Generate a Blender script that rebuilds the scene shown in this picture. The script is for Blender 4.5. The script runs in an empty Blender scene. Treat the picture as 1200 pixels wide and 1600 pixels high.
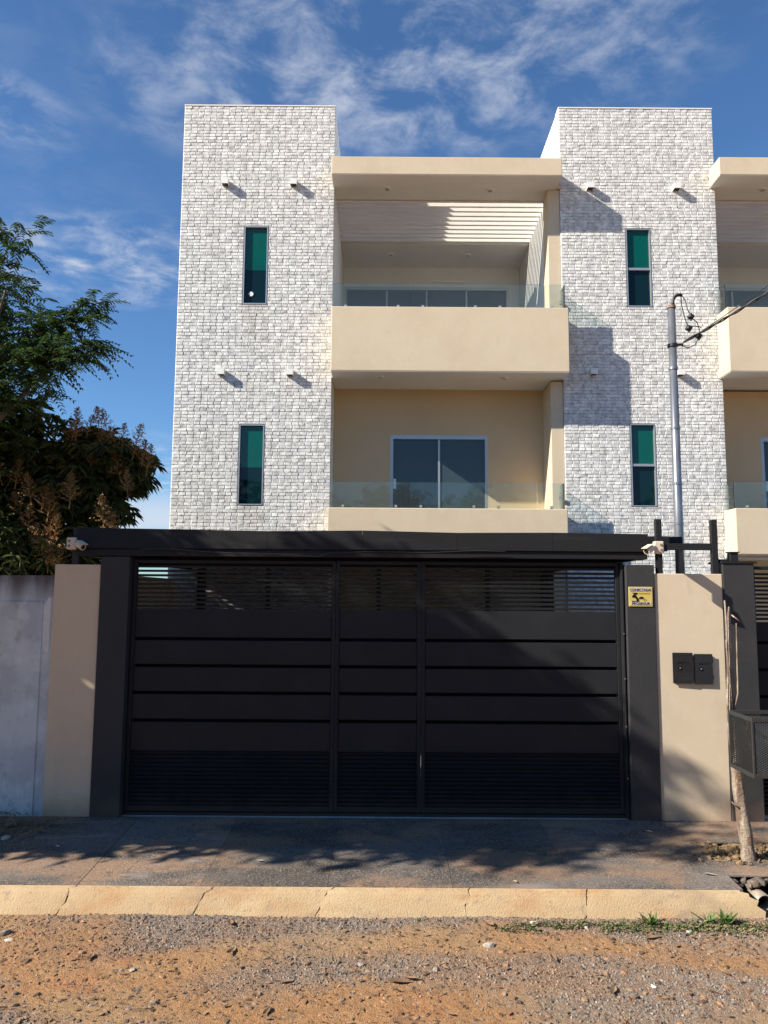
import bpy, bmesh, math, random
import numpy as np
from mathutils import Vector, Matrix, noise
random.seed(7)
rng = np.random.default_rng(7)
scene = bpy.context.scene
col = scene.collection
R = math.radians

# ------------------------------------------------------------------ camera, sky, sun, exposure
cam_d = bpy.data.cameras.new('camera')
cam = bpy.data.objects.new('camera', cam_d); col.objects.link(cam); scene.camera = cam
cam_d.sensor_fit = 'HORIZONTAL'; cam_d.sensor_width = 36; cam_d.lens = 36.0
cam_d.clip_start = 0.05; cam_d.clip_end = 3000
cam.matrix_world = Matrix.Translation((0, 0, 1.95)) @ Matrix.Rotation(R(90 + 6.2), 4, 'X') @ Matrix.Rotation(R(0.4), 4, 'Z')

SUNV = Vector((1.0, 0.38, -0.70)).normalized()           # the way the light travels
sun_d = bpy.data.lights.new('sun', 'SUN'); sun_d.energy = 4.9; sun_d.angle = R(0.53); sun_d.color = (1.0, 0.92, 0.81)
sun = bpy.data.objects.new('sun', sun_d); col.objects.link(sun)
sun.rotation_euler = SUNV.to_track_quat('-Z', 'Y').to_euler(); sun.location = (-20, -8, 16)

world = bpy.data.worlds.new('World'); scene.world = world; world.use_nodes = True
nt = world.node_tree; nt.nodes.clear()
def wn(t, **k):
    n = nt.nodes.new(t)
    for a, b in k.items(): setattr(n, a, b)
    return n
out = wn('ShaderNodeOutputWorld'); bg = wn('ShaderNodeBackground'); nt.links.new(bg.outputs[0], out.inputs[0])
bg.inputs[1].default_value = 0.073
sky = wn('ShaderNodeTexSky', sky_type='NISHITA'); sky.sun_disc = False
sky.sun_elevation = math.asin(-SUNV.z); sky.sun_rotation = math.atan2(-SUNV.x, -SUNV.y)
sky.altitude = 200; sky.air_density = 1.0; sky.dust_density = 0.25; sky.ozone_density = 2.2
tc = wn('ShaderNodeTexCoord')
sep = wn('ShaderNodeSeparateXYZ'); nt.links.new(tc.outputs['Generated'], sep.inputs[0])
def wmath(op, a, b=None, c=None, clamp=False):
    n = wn('ShaderNodeMath', operation=op); n.use_clamp = clamp
    for i, v in enumerate((a, b, c)):
        if v is None: continue
        if isinstance(v, (int, float)): n.inputs[i].default_value = v
        else: nt.links.new(v, n.inputs[i])
    return n.outputs[0]
zz = wmath('MAXIMUM', sep.outputs[2], 0.03)
zz = wmath('ADD', zz, 0.06)
px = wmath('DIVIDE', sep.outputs[0], zz); py = wmath('DIVIDE', sep.outputs[1], zz)
cmb = wn('ShaderNodeCombineXYZ'); nt.links.new(px, cmb.inputs[0]); nt.links.new(py, cmb.inputs[1])
def wnoise(scale, detail, rough, loc=(0, 0, 0), rot=0, scl=(1, 1, 1), dist=0.0):
    mp = wn('ShaderNodeMapping'); mp.inputs['Location'].default_value = loc
    mp.inputs['Rotation'].default_value = (0, 0, rot); mp.inputs['Scale'].default_value = scl
    nt.links.new(cmb.outputs[0], mp.inputs[0])
    n = wn('ShaderNodeTexNoise'); n.inputs['Scale'].default_value = scale; n.inputs['Detail'].default_value = detail
    n.inputs['Roughness'].default_value = rough; n.inputs['Distortion'].default_value = dist
    nt.links.new(mp.outputs[0], n.inputs[0]); return n.outputs[0]
def wramp(v, a, b):
    n = wn('ShaderNodeMapRange'); n.interpolation_type = 'SMOOTHSTEP'
    n.inputs[1].default_value = a; n.inputs[2].default_value = b; nt.links.new(v, n.inputs[0]); return n.outputs[0]
big = wnoise(0.75, 2, 0.5, (3.1, 1.4, 0), R(-30), (1, 0.75, 1), 0.4)
fine = wnoise(8.0, 10, 0.62, (0.4, 2.0, 0), R(-22), (0.95, 1.0, 1), 0.3)
m1 = wmath('MULTIPLY', wramp(big, 0.44, 0.62), wramp(fine, 0.36, 0.74))
# one wispy streak high up over the towers and a puff beside the left tower, as directions in the sky plane
def blob(cx, cy, rx, ry, rot=0.0, soft=1.0):
    dx = wmath('SUBTRACT', px, cx); dy = wmath('SUBTRACT', py, cy)
    c, s = math.cos(rot), math.sin(rot)
    u = wmath('ADD', wmath('MULTIPLY', dx, c / rx), wmath('MULTIPLY', dy, s / rx))
    v = wmath('ADD', wmath('MULTIPLY', dx, -s / ry), wmath('MULTIPLY', dy, c / ry))
    r2 = wmath('ADD', wmath('MULTIPLY', u, u), wmath('MULTIPLY', v, v))
    return wmath('SUBTRACT', 1.0, wmath('MULTIPLY', r2, soft), clamp=True)
bl = wmath('ADD', blob(0.02, 1.22, 0.62, 0.34, R(-12)), blob(-0.72, 1.95, 0.42, 0.30))
bl = wmath('ADD', bl, blob(-0.85, 1.25, 0.35, 0.16, R(35)))
bl = wmath('ADD', bl, wmath('MULTIPLY', blob(-1.6, 5.6, 2.6, 2.2), 1.0), clamp=True)
m2 = wmath('MULTIPLY', bl, wramp(fine, 0.38, 0.78))
low = wmath('MULTIPLY', blob(-1.75, 6.3, 1.9, 1.5), wramp(big, 0.25, 0.5))
mask = wmath('MULTIPLY', wmath('MAXIMUM', wmath('MULTIPLY', low, .9), wmath('MAXIMUM', wmath('MULTIPLY', m1, 0.12), m2)), 0.80)
mixc = wn('ShaderNodeMix', data_type='RGBA'); nt.links.new(mask, mixc.inputs['Factor'])
tint = wn('ShaderNodeMix', data_type='RGBA', blend_type='MULTIPLY'); tint.inputs['Factor'].default_value = 1
nt.links.new(sky.outputs[0], tint.inputs['A']); tint.inputs['B'].default_value = (0.60, 0.86, 1.10, 1)
nt.links.new(tint.outputs['Result'], mixc.inputs['A'])
mixc.inputs['B'].default_value = (5.2, 5.5, 6.1, 1)
nt.links.new(mixc.outputs['Result'], bg.inputs[0])
scene.view_settings.view_transform = 'Standard'; scene.view_settings.look = 'None'
scene.view_settings.exposure = 0.95; scene.view_settings.gamma = 1.0; scene.view_settings.use_curve_mapping = False
scene.cycles.max_bounces = 8; scene.cycles.transparent_max_bounces = 16
scene.cycles.caustics_reflective = False; scene.cycles.caustics_refractive = False

# ------------------------------------------------------------------ materials
def mat(name, base, rough=0.7, var=None, bump=0.0, bscale=60, metal=0.0, spec=0.5, extra=None, bdist=0.01):
    """base colour, broken up by (colour, scale, low, high, amount) noise layers; bump is fine relief"""
    m = bpy.data.materials.new(name); m.use_nodes = True
    t = m.node_tree; b = t.nodes['Principled BSDF']
    b.inputs['Base Color'].default_value = (*base, 1); b.inputs['Roughness'].default_value = rough
    b.inputs['Metallic'].default_value = metal; b.inputs['Specular IOR Level'].default_value = spec
    g = t.nodes.new('ShaderNodeNewGeometry'); cur = None
    for v in (var or []):
        c, sc, lo, hi, am = v[:5]; scl = v[5] if len(v) > 5 else (1, 1, 1)
        mp = t.nodes.new('ShaderNodeMapping'); mp.inputs['Scale'].default_value = scl
        t.links.new(g.outputs['Position'], mp.inputs[0])
        n = t.nodes.new('ShaderNodeTexNoise'); n.inputs['Scale'].default_value = sc
        n.inputs['Detail'].default_value = 6; n.inputs['Roughness'].default_value = 0.62
        t.links.new(mp.outputs[0], n.inputs[0])
        r = t.nodes.new('ShaderNodeMapRange'); r.interpolation_type = 'SMOOTHSTEP'
        r.inputs[1].default_value = lo; r.inputs[2].default_value = hi; r.inputs[4].default_value = am
        t.links.new(n.outputs[0], r.inputs[0])
        mx = t.nodes.new('ShaderNodeMix'); mx.data_type = 'RGBA'; t.links.new(r.outputs[0], mx.inputs['Factor'])
        if cur is None: mx.inputs['A'].default_value = (*base, 1)
        else: t.links.new(cur, mx.inputs['A'])
        mx.inputs['B'].default_value = (*c, 1); cur = mx.outputs['Result']
    if extra:
        if cur is None:
            rgb = t.nodes.new('ShaderNodeRGB'); rgb.outputs[0].default_value = (*base, 1); cur = rgb.outputs[0]
        cur = extra(t, g, cur, b)
    if cur is not None: t.links.new(cur, b.inputs['Base Color'])
    if bump:
        n = t.nodes.new('ShaderNodeTexNoise'); n.inputs['Scale'].default_value = bscale; n.inputs['Detail'].default_value = 8
        n.inputs['Roughness'].default_value = 0.65
        t.links.new(g.outputs['Position'], n.inputs[0])
        bp = t.nodes.new('ShaderNodeBump'); bp.inputs['Strength'].default_value = bump; bp.inputs['Distance'].default_value = bdist
        t.links.new(n.outputs[0], bp.inputs['Height']); t.links.new(bp.outputs[0], b.inputs['Normal'])
    return m

def per_object(dark, light):                                # a small tone shift per object
    def f(t, g, cur, b):
        oi = t.nodes.new('ShaderNodeObjectInfo'); r = t.nodes.new('ShaderNodeMapRange')
        r.inputs[3].default_value = dark; r.inputs[4].default_value = light
        t.links.new(oi.outputs['Random'], r.inputs[0])
        mx = t.nodes.new('ShaderNodeVectorMath'); mx.operation = 'SCALE'
        t.links.new(cur, mx.inputs[0]); t.links.new(r.outputs[0], mx.inputs['Scale']); return mx.outputs[0]
    return f
def per_island(dark, light, tint=None):                     # tone per leaf, stone or brick face
    def f(t, g, cur, b):
        r = t.nodes.new('ShaderNodeMapRange'); r.inputs[3].default_value = dark; r.inputs[4].default_value = light
        t.links.new(g.outputs['Random Per Island'], r.inputs[0])
        mx = t.nodes.new('ShaderNodeVectorMath'); mx.operation = 'SCALE'
        if cur is None:
            rgb = t.nodes.new('ShaderNodeRGB'); rgb.outputs[0].default_value = b.inputs['Base Color'].default_value; cur = rgb.outputs[0]
        t.links.new(cur, mx.inputs[0]); t.links.new(r.outputs[0], mx.inputs['Scale']); return mx.outputs[0]
    return f

M = {}
def splash(top, amt, tone):                                 # red road dust thrown up on the foot of walls and gates
    def f(t, g, cur, b):
        sp = t.nodes.new('ShaderNodeSeparateXYZ'); t.links.new(g.outputs['Position'], sp.inputs[0])
        n = t.nodes.new('ShaderNodeTexNoise'); n.inputs['Scale'].default_value = 7; n.inputs['Detail'].default_value = 8; n.inputs['Roughness'].default_value = .7
        t.links.new(g.outputs['Position'], n.inputs[0])
        a = t.nodes.new('ShaderNodeMath'); a.operation = 'MULTIPLY_ADD'; a.inputs[1].default_value = -top * 1.6; t.links.new(n.outputs[0], a.inputs[0]); t.links.new(sp.outputs[2], a.inputs[2])
        r = t.nodes.new('ShaderNodeMapRange'); r.interpolation_type = 'SMOOTHSTEP'; r.inputs[1].default_value = top * .25; r.inputs[2].default_value = -top * .8
        r.inputs[3].default_value = 0; r.inputs[4].default_value = amt; t.links.new(a.outputs[0], r.inputs[0])
        mx = t.nodes.new('ShaderNodeMix'); mx.data_type = 'RGBA'; t.links.new(r.outputs[0], mx.inputs['Factor'])
        t.links.new(cur, mx.inputs['A']); mx.inputs['B'].default_value = (*tone, 1); return mx.outputs['Result']
    return f
M['cream'] = mat('cream_stucco', (0.63, 0.52, 0.365), 0.9, [((0.56, 0.45, 0.31), 1.3, .42, .68, .55), ((0.67, 0.57, 0.42), 7, .45, .7, .4), ((0.42, 0.36, 0.28), 3.0, .62, .78, .22, (1, 1, .25)), ((0.46, 0.39, 0.29), 11, .60, .74, .35, (1, 1, .3))], 0.16, 60, bdist=.006, extra=splash(.22, .55, (.34, .22, .13)))
M['soffit'] = mat('soffit_paint', (0.70, 0.69, 0.66), 0.9, [((0.62, 0.61, 0.58), 1.5, .45, .7, .5)], 0.15, 60)
M['tan'] = mat('tan_wall_paint', (0.62, 0.475, 0.29), 0.9, [((0.56, 0.43, 0.26), 1.2, .4, .7, .6)], 0.2, 60)
M['white_wall'] = mat('white_wall_paint', (0.78, 0.77, 0.73), 0.9, [((0.66, 0.64, 0.6), 2, .5, .75, .5)], 0.25, 50)
def brick_extra(t, g, cur, b):
    cur = per_island(0.86, 1.05)(t, g, cur, b)
    # vertical weather stains below the window sills
    sp = t.nodes.new('ShaderNodeSeparateXYZ'); t.links.new(g.outputs['Position'], sp.inputs[0])
    def mth(op, a, bb=None, cl=False):
        n = t.nodes.new('ShaderNodeMath'); n.operation = op; n.use_clamp = cl
        for i, v in enumerate((a, bb)):
            if v is None: continue
            if isinstance(v, (int, float)): n.inputs[i].default_value = v
            else: t.links.new(v, n.inputs[i])
        return n.outputs[0]
    tot = None
    for cx, zt, am in ((-1.94, 6.23, .8), (-1.94, 3.23, .8), (3.78, 6.23, .3), (3.77, 3.24, .3)):
        fx = mth('SUBTRACT', 1.0, mth('DIVIDE', mth('ABSOLUTE', mth('SUBTRACT', sp.outputs[0], cx)), 0.27), True)
        fz = mth('SUBTRACT', zt, sp.outputs[2])
        fz = mth('MULTIPLY', mth('GREATER_THAN', fz, 0.0), mth('SUBTRACT', 1.0, mth('DIVIDE', fz, 0.75), True))
        f = mth('MULTIPLY', mth('MULTIPLY', fx, fz), am)
        tot = f if tot is None else mth('ADD', tot, f)
    n = t.nodes.new('ShaderNodeTexNoise'); n.inputs['Scale'].default_value = 22
    mp = t.nodes.new('ShaderNodeMapping'); mp.inputs['Scale'].default_value = (1, 1, .2)
    t.links.new(g.outputs['Position'], mp.inputs[0]); t.links.new(mp.outputs[0], n.inputs[0])
    tot = mth('MULTIPLY', tot, mth('MULTIPLY', n.outputs[0], 1.1), True)
    mx = t.nodes.new('ShaderNodeMix'); mx.data_type = 'RGBA'; t.links.new(tot, mx.inputs['Factor'])
    t.links.new(cur, mx.inputs['A']); mx.inputs['B'].default_value = (0.33, 0.28, 0.2, 1)
    return mx.outputs['Result']
M['brick'] = mat('white_split_stone', (0.80, 0.795, 0.755), 0.75, [((0.55, 0.545, 0.525), 12, .42, .58, .8), ((0.30, 0.30, 0.29), 22, .53, .66, .75, (1, 1, 1.3)), ((0.84, 0.83, 0.79), 55, .50, .66, .4)], 0.5, 90, extra=brick_extra, bdist=.006)
M['grout'] = mat('tile_grout', (0.40, 0.39, 0.36), 0.9)
M['black'] = mat('black_gate_paint', (0.021, 0.022, 0.0245), 0.5, [((0.028, 0.028, 0.029), 3, .45, .7, .7), ((0.06, 0.055, 0.048), 40, .68, .78, .4)], 0.06, 30, spec=.15, extra=splash(.24, .3, (.12, .085, .06)))
M['black_matt'] = mat('black_pillar_paint', (0.026, 0.0265, 0.028), 0.75, [((0.036, 0.035, 0.034), 2.5, .4, .7, .8), ((0.09, 0.085, 0.08), 24, .70, .8, .5, (1, 1, .3))], 0.35, 80, bdist=.006, extra=splash(.25, .5, (.13, .09, .06)))
M['fascia'] = mat('black_sheet_metal', (0.020, 0.020, 0.021), 0.5, [((0.034, 0.033, 0.032), 5, .5, .72, .6, (.3, 1, 3))], 0.08, 20, spec=.15)
M['concrete'] = mat('stained_concrete_wall', (0.40, 0.42, 0.43), 0.92, [((0.28, 0.30, 0.31), 1.6, .40, .62, .8), ((0.52, 0.54, 0.54), 2.8, .52, .66, .7), ((0.24, 0.24, 0.23), 6, .55, .75, .5, (1, 1, .35))], 0.5, 40)
def top_stain(t, g, cur, b):
    sp = t.nodes.new('ShaderNodeSeparateXYZ'); t.links.new(g.outputs['Position'], sp.inputs[0])
    n = t.nodes.new('ShaderNodeTexNoise'); n.inputs['Scale'].default_value = 6; n.inputs['Detail'].default_value = 5
    mp = t.nodes.new('ShaderNodeMapping'); mp.inputs['Scale'].default_value = (1, 1, .15)
    t.links.new(g.outputs['Position'], mp.inputs[0]); t.links.new(mp.outputs[0], n.inputs[0])
    a = t.nodes.new('ShaderNodeMath'); a.operation = 'MULTIPLY_ADD'; a.inputs[1].default_value = -.55
    t.links.new(n.outputs[0], a.inputs[0]); t.links.new(sp.outputs[2], a.inputs[2])
    r = t.nodes.new('ShaderNodeMapRange'); r.interpolation_type = 'SMOOTHSTEP'
    r.inputs[1].default_value = 1.52; r.inputs[2].default_value = 1.86; t.links.new(a.outputs[0], r.inputs[0])
    mx = t.nodes.new('ShaderNodeMix'); mx.data_type = 'RGBA'; t.links.new(r.outputs[0], mx.inputs['Factor'])
    t.links.new(cur, mx.inputs['A']); mx.inputs['B'].default_value = (0.10, 0.095, 0.09, 1); return mx.outputs['Result']
M['concrete_wall'] = mat('weathered_plaster_wall', (0.60, 0.66, 0.645), 0.92, [((0.44, 0.48, 0.50), 2.3, .42, .60, .7), ((0.74, 0.77, 0.76), 4.2, .50, .66, .6), ((0.3, 0.31, 0.31), 17, .58, .7, .5), ((0.24, 0.24, 0.23), 6, .55, .75, .5, (1, 1, .35))], 0.5, 40, extra=top_stain)
M['patch'] = mat('bare_white_plaster', (0.72, 0.72, 0.70), 0.9, [((0.6, 0.6, 0.58), 20, .4, .7, .5)], 0.3, 60)
M['slab'] = mat('dark_painted_paving', (0.060, 0.056, 0.053), 0.85, [((0.15, 0.135, 0.12), 1.5, .42, .60, .85, (.5, 1, 1)), ((0.25, 0.155, 0.095), 1.9, .47, .60, .8, (.6, 1, 1)), ((0.38, 0.27, 0.18), 85, .50, .62, .7), ((0.03, 0.03, 0.03), 22, .56, .7, .7), ((0.30, 0.28, 0.26), 5, .58, .74, .6, (.3, 1, 1))], 0.7, 110, extra=per_object(.85, 1.15), bdist=.008)
M['kerb'] = mat('ochre_kerb_concrete', (0.47, 0.335, 0.185), 0.9, [((0.55, 0.41, 0.235), 3, .42, .66, .7), ((0.42, 0.24, 0.11), 3.5, .48, .66, .75, (.5, 1, 1)), ((0.30, 0.22, 0.14), 2.6, .50, .68, .65, (.4, 1, 1)), ((0.27, 0.21, 0.15), 11, .56, .70, .6), ((0.22, 0.17, 0.12), 34, .60, .70, .6)], 0.7, 90, bdist=.01)
def dirt_extra(t, g, cur, b):
    # gravel grey where the 'gravel' vertex layer says (loose gravel lies there)
    at = t.nodes.new('ShaderNodeAttribute'); at.attribute_name = 'gravel'
    n = t.nodes.new('ShaderNodeTexVoronoi'); n.inputs['Scale'].default_value = 75
    t.links.new(g.outputs['Position'], n.inputs[0])
    sp = t.nodes.new('ShaderNodeSeparateColor'); t.links.new(n.outputs['Color'], sp.inputs[0])
    ramp = t.nodes.new('ShaderNodeValToRGB'); t.links.new(sp.outputs[0], ramp.inputs[0])
    e = ramp.color_ramp.elements; e[0].color = (0.16, 0.13, 0.11, 1); e[1].color = (0.36, 0.30, 0.24, 1)
    e.new(.5).color = (0.24, 0.19, 0.155, 1); e.new(.85).color = (0.30, 0.2, 0.13, 1)
    mx = t.nodes.new('ShaderNodeMix'); mx.data_type = 'RGBA'
    ml = t.nodes.new('ShaderNodeMath'); ml.operation = 'MULTIPLY'; ml.inputs[1].default_value = .9
    t.links.new(at.outputs['Fac'], ml.inputs[0]); t.links.new(ml.outputs[0], mx.inputs['Factor'])
    t.links.new(cur, mx.inputs['A']); t.links.new(ramp.outputs[0], mx.inputs['B'])
    return mx.outputs['Result']
M['dirt'] = mat('orange_dirt_road', (0.42, 0.215, 0.085), 0.95, [((0.41, 0.26, 0.13), 1.3, .40, .62, .8, (.5, 1, 1)), ((0.42, 0.15, 0.055), 1.7, .55, .72, .65, (.5, 1, 1)), ((0.20, 0.12, 0.07), 14, .53, .68, .65, (.5, 1, 1)), ((0.50, 0.36, 0.21), 42, .54, .66, .6), ((0.16, 0.10, 0.06), 70, .56, .66, .6)], 1.0, 110, extra=dirt_extra, bdist=.02)
M['clod'] = mat('earth_clods', (0.30, 0.16, 0.075), 0.95, [((0.24, 0.19, 0.15), 2.5, .45, .6, .9)], .6, 120, extra=per_island(.45, 1.25))
M['soil'] = mat('garden_soil', (0.12, 0.08, 0.05), 0.95, [((0.18, 0.12, 0.07), 8, .4, .7, .8)], .6, 40)
M['gravel'] = mat('gravel_stones', (0.26, 0.225, 0.19), 0.9, [((0.33, 0.20, 0.11), 2.2, .45, .6, .75)], .3, 200, extra=per_island(.4, 1.35))
M['stone'] = mat('pale_stone', (0.42, 0.36, 0.29), 0.85, [((0.3, 0.22, 0.15), 12, .45, .7, .7)], .6, 60, extra=per_object(.6, 1.2))
M['dark_rubble'] = mat('dark_broken_concrete', (0.15, 0.12, 0.095), 0.9, [((0.3, 0.22, 0.14), 14, .5, .7, .6)], .6, 60, extra=per_object(.5, 1.2))
M['dryleaf'] = mat('dry_leaf', (0.17, 0.10, 0.055), 0.8, [((0.33, 0.22, 0.12), 8, .45, .65, .7)], extra=per_island(.35, 1.5))
M['rubble'] = mat('sawdust_soil', (0.27, 0.18, 0.09), 0.95, [((0.2, 0.13, 0.07), 20, .45, .65, .8), ((0.46, 0.35, 0.2), 50, .55, .7, .6)], .9, 70, bdist=.02)
M['grass'] = mat('green_weed', (0.085, 0.15, 0.035), 0.6, extra=per_island(.6, 1.5))
M['dryweed'] = mat('dry_trailing_weed', (0.17, 0.14, 0.065), 0.8, extra=per_island(.5, 1.4))
M['leaf'] = mat('feathery_leaf', (0.055, 0.105, 0.028), 0.55, extra=per_island(.6, 1.5))
M['mango_leaf'] = mat('mango_leaf', (0.085, 0.100, 0.030), 0.42, extra=per_island(.5, 1.5))
M['shade_leaf'] = mat('street_tree_leaf', (0.05, 0.09, 0.03), 0.5, extra=per_island(.6, 1.5))
M['panicle'] = mat('mango_flower', (0.36, 0.19, 0.06), 0.8, extra=per_island(.6, 1.4))
M['bark'] = mat('tree_bark', (0.10, 0.075, 0.05), 0.9, [((0.2, 0.16, 0.11), 12, .4, .7, .7, (1, 1, .3))], .8, 40)
M['bark_pale'] = mat('pale_peeling_bark', (0.33, 0.265, 0.20), 0.85, [((0.14, 0.09, 0.06), 14, .46, .60, .9, (1, 1, .22)), ((0.36, 0.17, 0.08), 6, .55, .68, .6, (1, 1, .6)), ((0.55, 0.47, 0.36), 26, .52, .66, .6, (1, 1, .3))], 1.0, 45, bdist=.02)
M['galv'] = mat('galvanised_pipe', (0.20, 0.215, 0.235), 0.32, [((0.32, 0.33, 0.35), 9, .45, .65, .6, (1, 1, .4)), ((0.25, 0.17, 0.1), 14, .66, .76, .5)], .05, 50, metal=.55)
M['rust'] = mat('rusty_collar', (0.22, 0.13, 0.07), .8, [((.3, .28, .26), 30, .5, .6, .7)])
M['pvc'] = mat('white_pvc', (0.26, 0.22, 0.17), 0.5, [((0.45, 0.35, 0.24), 12, .5, .7, .6)])
M['cam'] = mat('cream_plastic', (0.66, 0.58, 0.44), 0.45, [((.5, .42, .3), 18, .5, .7, .4)])
M['white_metal'] = mat('white_lamp_metal', (0.80, 0.80, 0.77), 0.5)
M['alu'] = mat('aluminium_frame', (0.48, 0.49, 0.49), 0.35, metal=.6)
M['dark'] = mat('dark_rubber', (0.012, 0.012, 0.013), 0.5)
M['cable'] = mat('twisted_black_cable', (0.02, 0.02, 0.022), 0.5)
M['green_pane'] = mat('green_tinted_pane', (0.0, 0.085, 0.060), 0.04, [((0.0, 0.06, 0.045), 2, .4, .7, .6)])
M['navy_pane'] = mat('dark_blue_reflection_pane', (0.003, 0.018, 0.022), 0.03, spec=.3)  # the lower pane's dark blue reflection is put into its base colour
M['door_glass'] = mat('grey_tinted_pane', (0.040, 0.058, 0.066), 0.03)
M['sign'] = mat('yellow_sign_plate', (0.60, 0.47, 0.13), 0.5, [((.5, .42, .2), 20, .5, .7, .4)])
M['ink_and_recess_black'] = mat('ink_and_recess_black', (0.006, 0.006, 0.006), 0.8, spec=.1)  # sign print; also stands in for shade in grooves, cracks and the drain cavity
M['sign_band'] = mat('sign_pale_band', (0.55, 0.52, 0.50), 0.6)
M['sign_gold'] = mat('sign_gold', (0.42, 0.27, 0.02), 0.6)
M['mesh_metal'] = mat('grey_expanded_metal', (0.042, 0.042, 0.039), 0.55, [((.14, .09, .05), 14, .58, .7, .6)], metal=.2)
M['litter'] = mat('pale_litter', (0.55, 0.5, 0.42), .8, extra=per_object(.5, 1.3))
g = bpy.data.materials.new('clear_balcony_glass'); g.use_nodes = True; t = g.node_tree; t.nodes.clear()
o = t.nodes.new('ShaderNodeOutputMaterial'); mx = t.nodes.new('ShaderNodeMixShader'); tr = t.nodes.new('ShaderNodeBsdfTransparent')
gl = t.nodes.new('ShaderNodeBsdfGlossy'); gl.inputs['Roughness'].default_value = 0.02
df = t.nodes.new('ShaderNodeBsdfDiffuse'); df.inputs[0].default_value = (0.5, 0.6, 0.6, 1)
m2_ = t.nodes.new('ShaderNodeMixShader'); m2_.inputs[0].default_value = 0.045
fr = t.nodes.new('ShaderNodeFresnel'); fr.inputs[0].default_value = 1.42
tr.inputs[0].default_value = (0.90, 0.955, 0.95, 1)
t.links.new(tr.outputs[0], m2_.inputs[1]); t.links.new(df.outputs[0], m2_.inputs[2])
t.links.new(fr.outputs[0], mx.inputs[0]); t.links.new(m2_.outputs[0], mx.inputs[1]); t.links.new(gl.outputs[0], mx.inputs[2]); t.links.new(mx.outputs[0], o.inputs[0])
M['glass'] = g
for k in ('leaf', 'mango_leaf', 'shade_leaf', 'grass'):      # a little light through the blades
    b = M[k].node_tree.nodes['Principled BSDF']; b.inputs['Subsurface Weight'].default_value = 0.0
    t = M[k].node_tree; tl = t.nodes.new('ShaderNodeBsdfTranslucent'); ms = t.nodes.new('ShaderNodeMixShader'); ms.inputs[0].default_value = .28
    t.links.new(b.inputs['Base Color'].links[0].from_socket, tl.inputs[0])
    o = t.nodes['Material Output']; t.links.new(b.outputs[0], ms.inputs[1]); t.links.new(tl.outputs[0], ms.inputs[2]); t.links.new(ms.outputs[0], o.inputs[0])

# ------------------------------------------------------------------ helpers
class MB:
    def __init__(s): s.v = []; s.f = []
    def box(s, x0, x1, y0, y1, z0, z1):
        n = len(s.v)
        s.v += [(x0, y0, z0), (x1, y0, z0), (x1, y1, z0), (x0, y1, z0), (x0, y0, z1), (x1, y0, z1), (x1, y1, z1), (x0, y1, z1)]
        s.f += [tuple(n + i for i in q) for q in ((0, 3, 2, 1), (4, 5, 6, 7), (0, 1, 5, 4), (1, 2, 6, 5), (2, 3, 7, 6), (3, 0, 4, 7))]
        return s
    def poly(s, pts): n = len(s.v); s.v += list(pts); s.f.append(tuple(range(n, n + len(pts)))); return s
    def prism(s, pts, off):
        n = len(s.v); k = len(pts); s.v += [tuple(p) for p in pts] + [tuple(Vector(p) + Vector(off)) for p in pts]
        s.f.append(tuple(range(n + k - 1, n - 1, -1))); s.f.append(tuple(range(n + k, n + 2 * k)))
        for i in range(k): j = (i + 1) % k; s.f.append((n + i, n + j, n + k + j, n + k + i))
        return s
    def tube(s, pts, rad, n=10, cap=True):
        pts = [Vector(p) for p in pts]; rad = rad if isinstance(rad, (list, tuple)) else [rad] * len(pts); base = len(s.v)
        prev = None
        for i, p in enumerate(pts):
            d = (pts[min(i + 1, len(pts) - 1)] - pts[max(i - 1, 0)]).normalized()
            if prev is None:
                a = d.cross(Vector((0, 0, 1)));  a = a if a.length > .01 else d.cross(Vector((1, 0, 0)))
            else: a = prev - d * prev.dot(d)
            a.normalize(); prev = a; b = d.cross(a)
            for k in range(n):
                th = 2 * math.pi * k / n; s.v.append(tuple(p + (a * math.cos(th) + b * math.sin(th)) * rad[i]))
        for i in range(len(pts) - 1):
            for k in range(n):
                q = (k + 1) % n; s.f.append((base + i * n + k, base + i * n + q, base + (i + 1) * n + q, base + (i + 1) * n + k))
        if cap:
            s.f.append(tuple(base + k for k in reversed(range(n)))); s.f.append(tuple(base + (len(pts) - 1) * n + k for k in range(n)))
        return s
    def mesh(s, name, smooth=False):
        me = bpy.data.meshes.new(name); me.from_pydata(s.v, [], s.f); me.update()
        if smooth: me.polygons.foreach_set('use_smooth', [True] * len(me.polygons))
        return me
    def build(s, name, m, parent=None, bev=0, smooth=False):
        return link(name, s.mesh(name, smooth), m, parent, bev)
def link(name, me, m, parent=None, bev=0):
    if m is not None and not me.materials: me.materials.append(M[m] if isinstance(m, str) else m)
    o = bpy.data.objects.new(name, me); col.objects.link(o)
    if parent is not None: attach(o, parent)
    if bev:
        b = o.modifiers.new('bevel', 'BEVEL'); b.width = bev; b.segments = 2; b.limit_method = 'ANGLE'
    return o
def root_loc(p):
    v = Vector((0, 0, 0))
    while p is not None: v = v + p.location; p = p.parent
    return v
def attach(o, parent):
    o.parent = parent
    r = parent
    while r.parent is not None: r = r.parent
    o.matrix_parent_inverse = Matrix.Translation(-r.location) if parent.parent is None else Matrix.Identity(4)
def tag(o, label=None, cat=None, group=None, kind=None):
    if label: o['label'] = label
    if cat: o['category'] = cat
    if group: o['group'] = group
    if kind: o['kind'] = kind
    return o
def thing(name, label, cat, loc=(0, 0, 0), group=None):
    o = bpy.data.objects.new(name, None); col.objects.link(o); o.location = loc; o.empty_display_size = .1
    return tag(o, label, cat, group)
def part(name, mb, m, parent, bev=0, smooth=False, label=None):
    o = mb.build(name, m, parent, bev, smooth)
    if label: o['label'] = label
    return o
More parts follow.
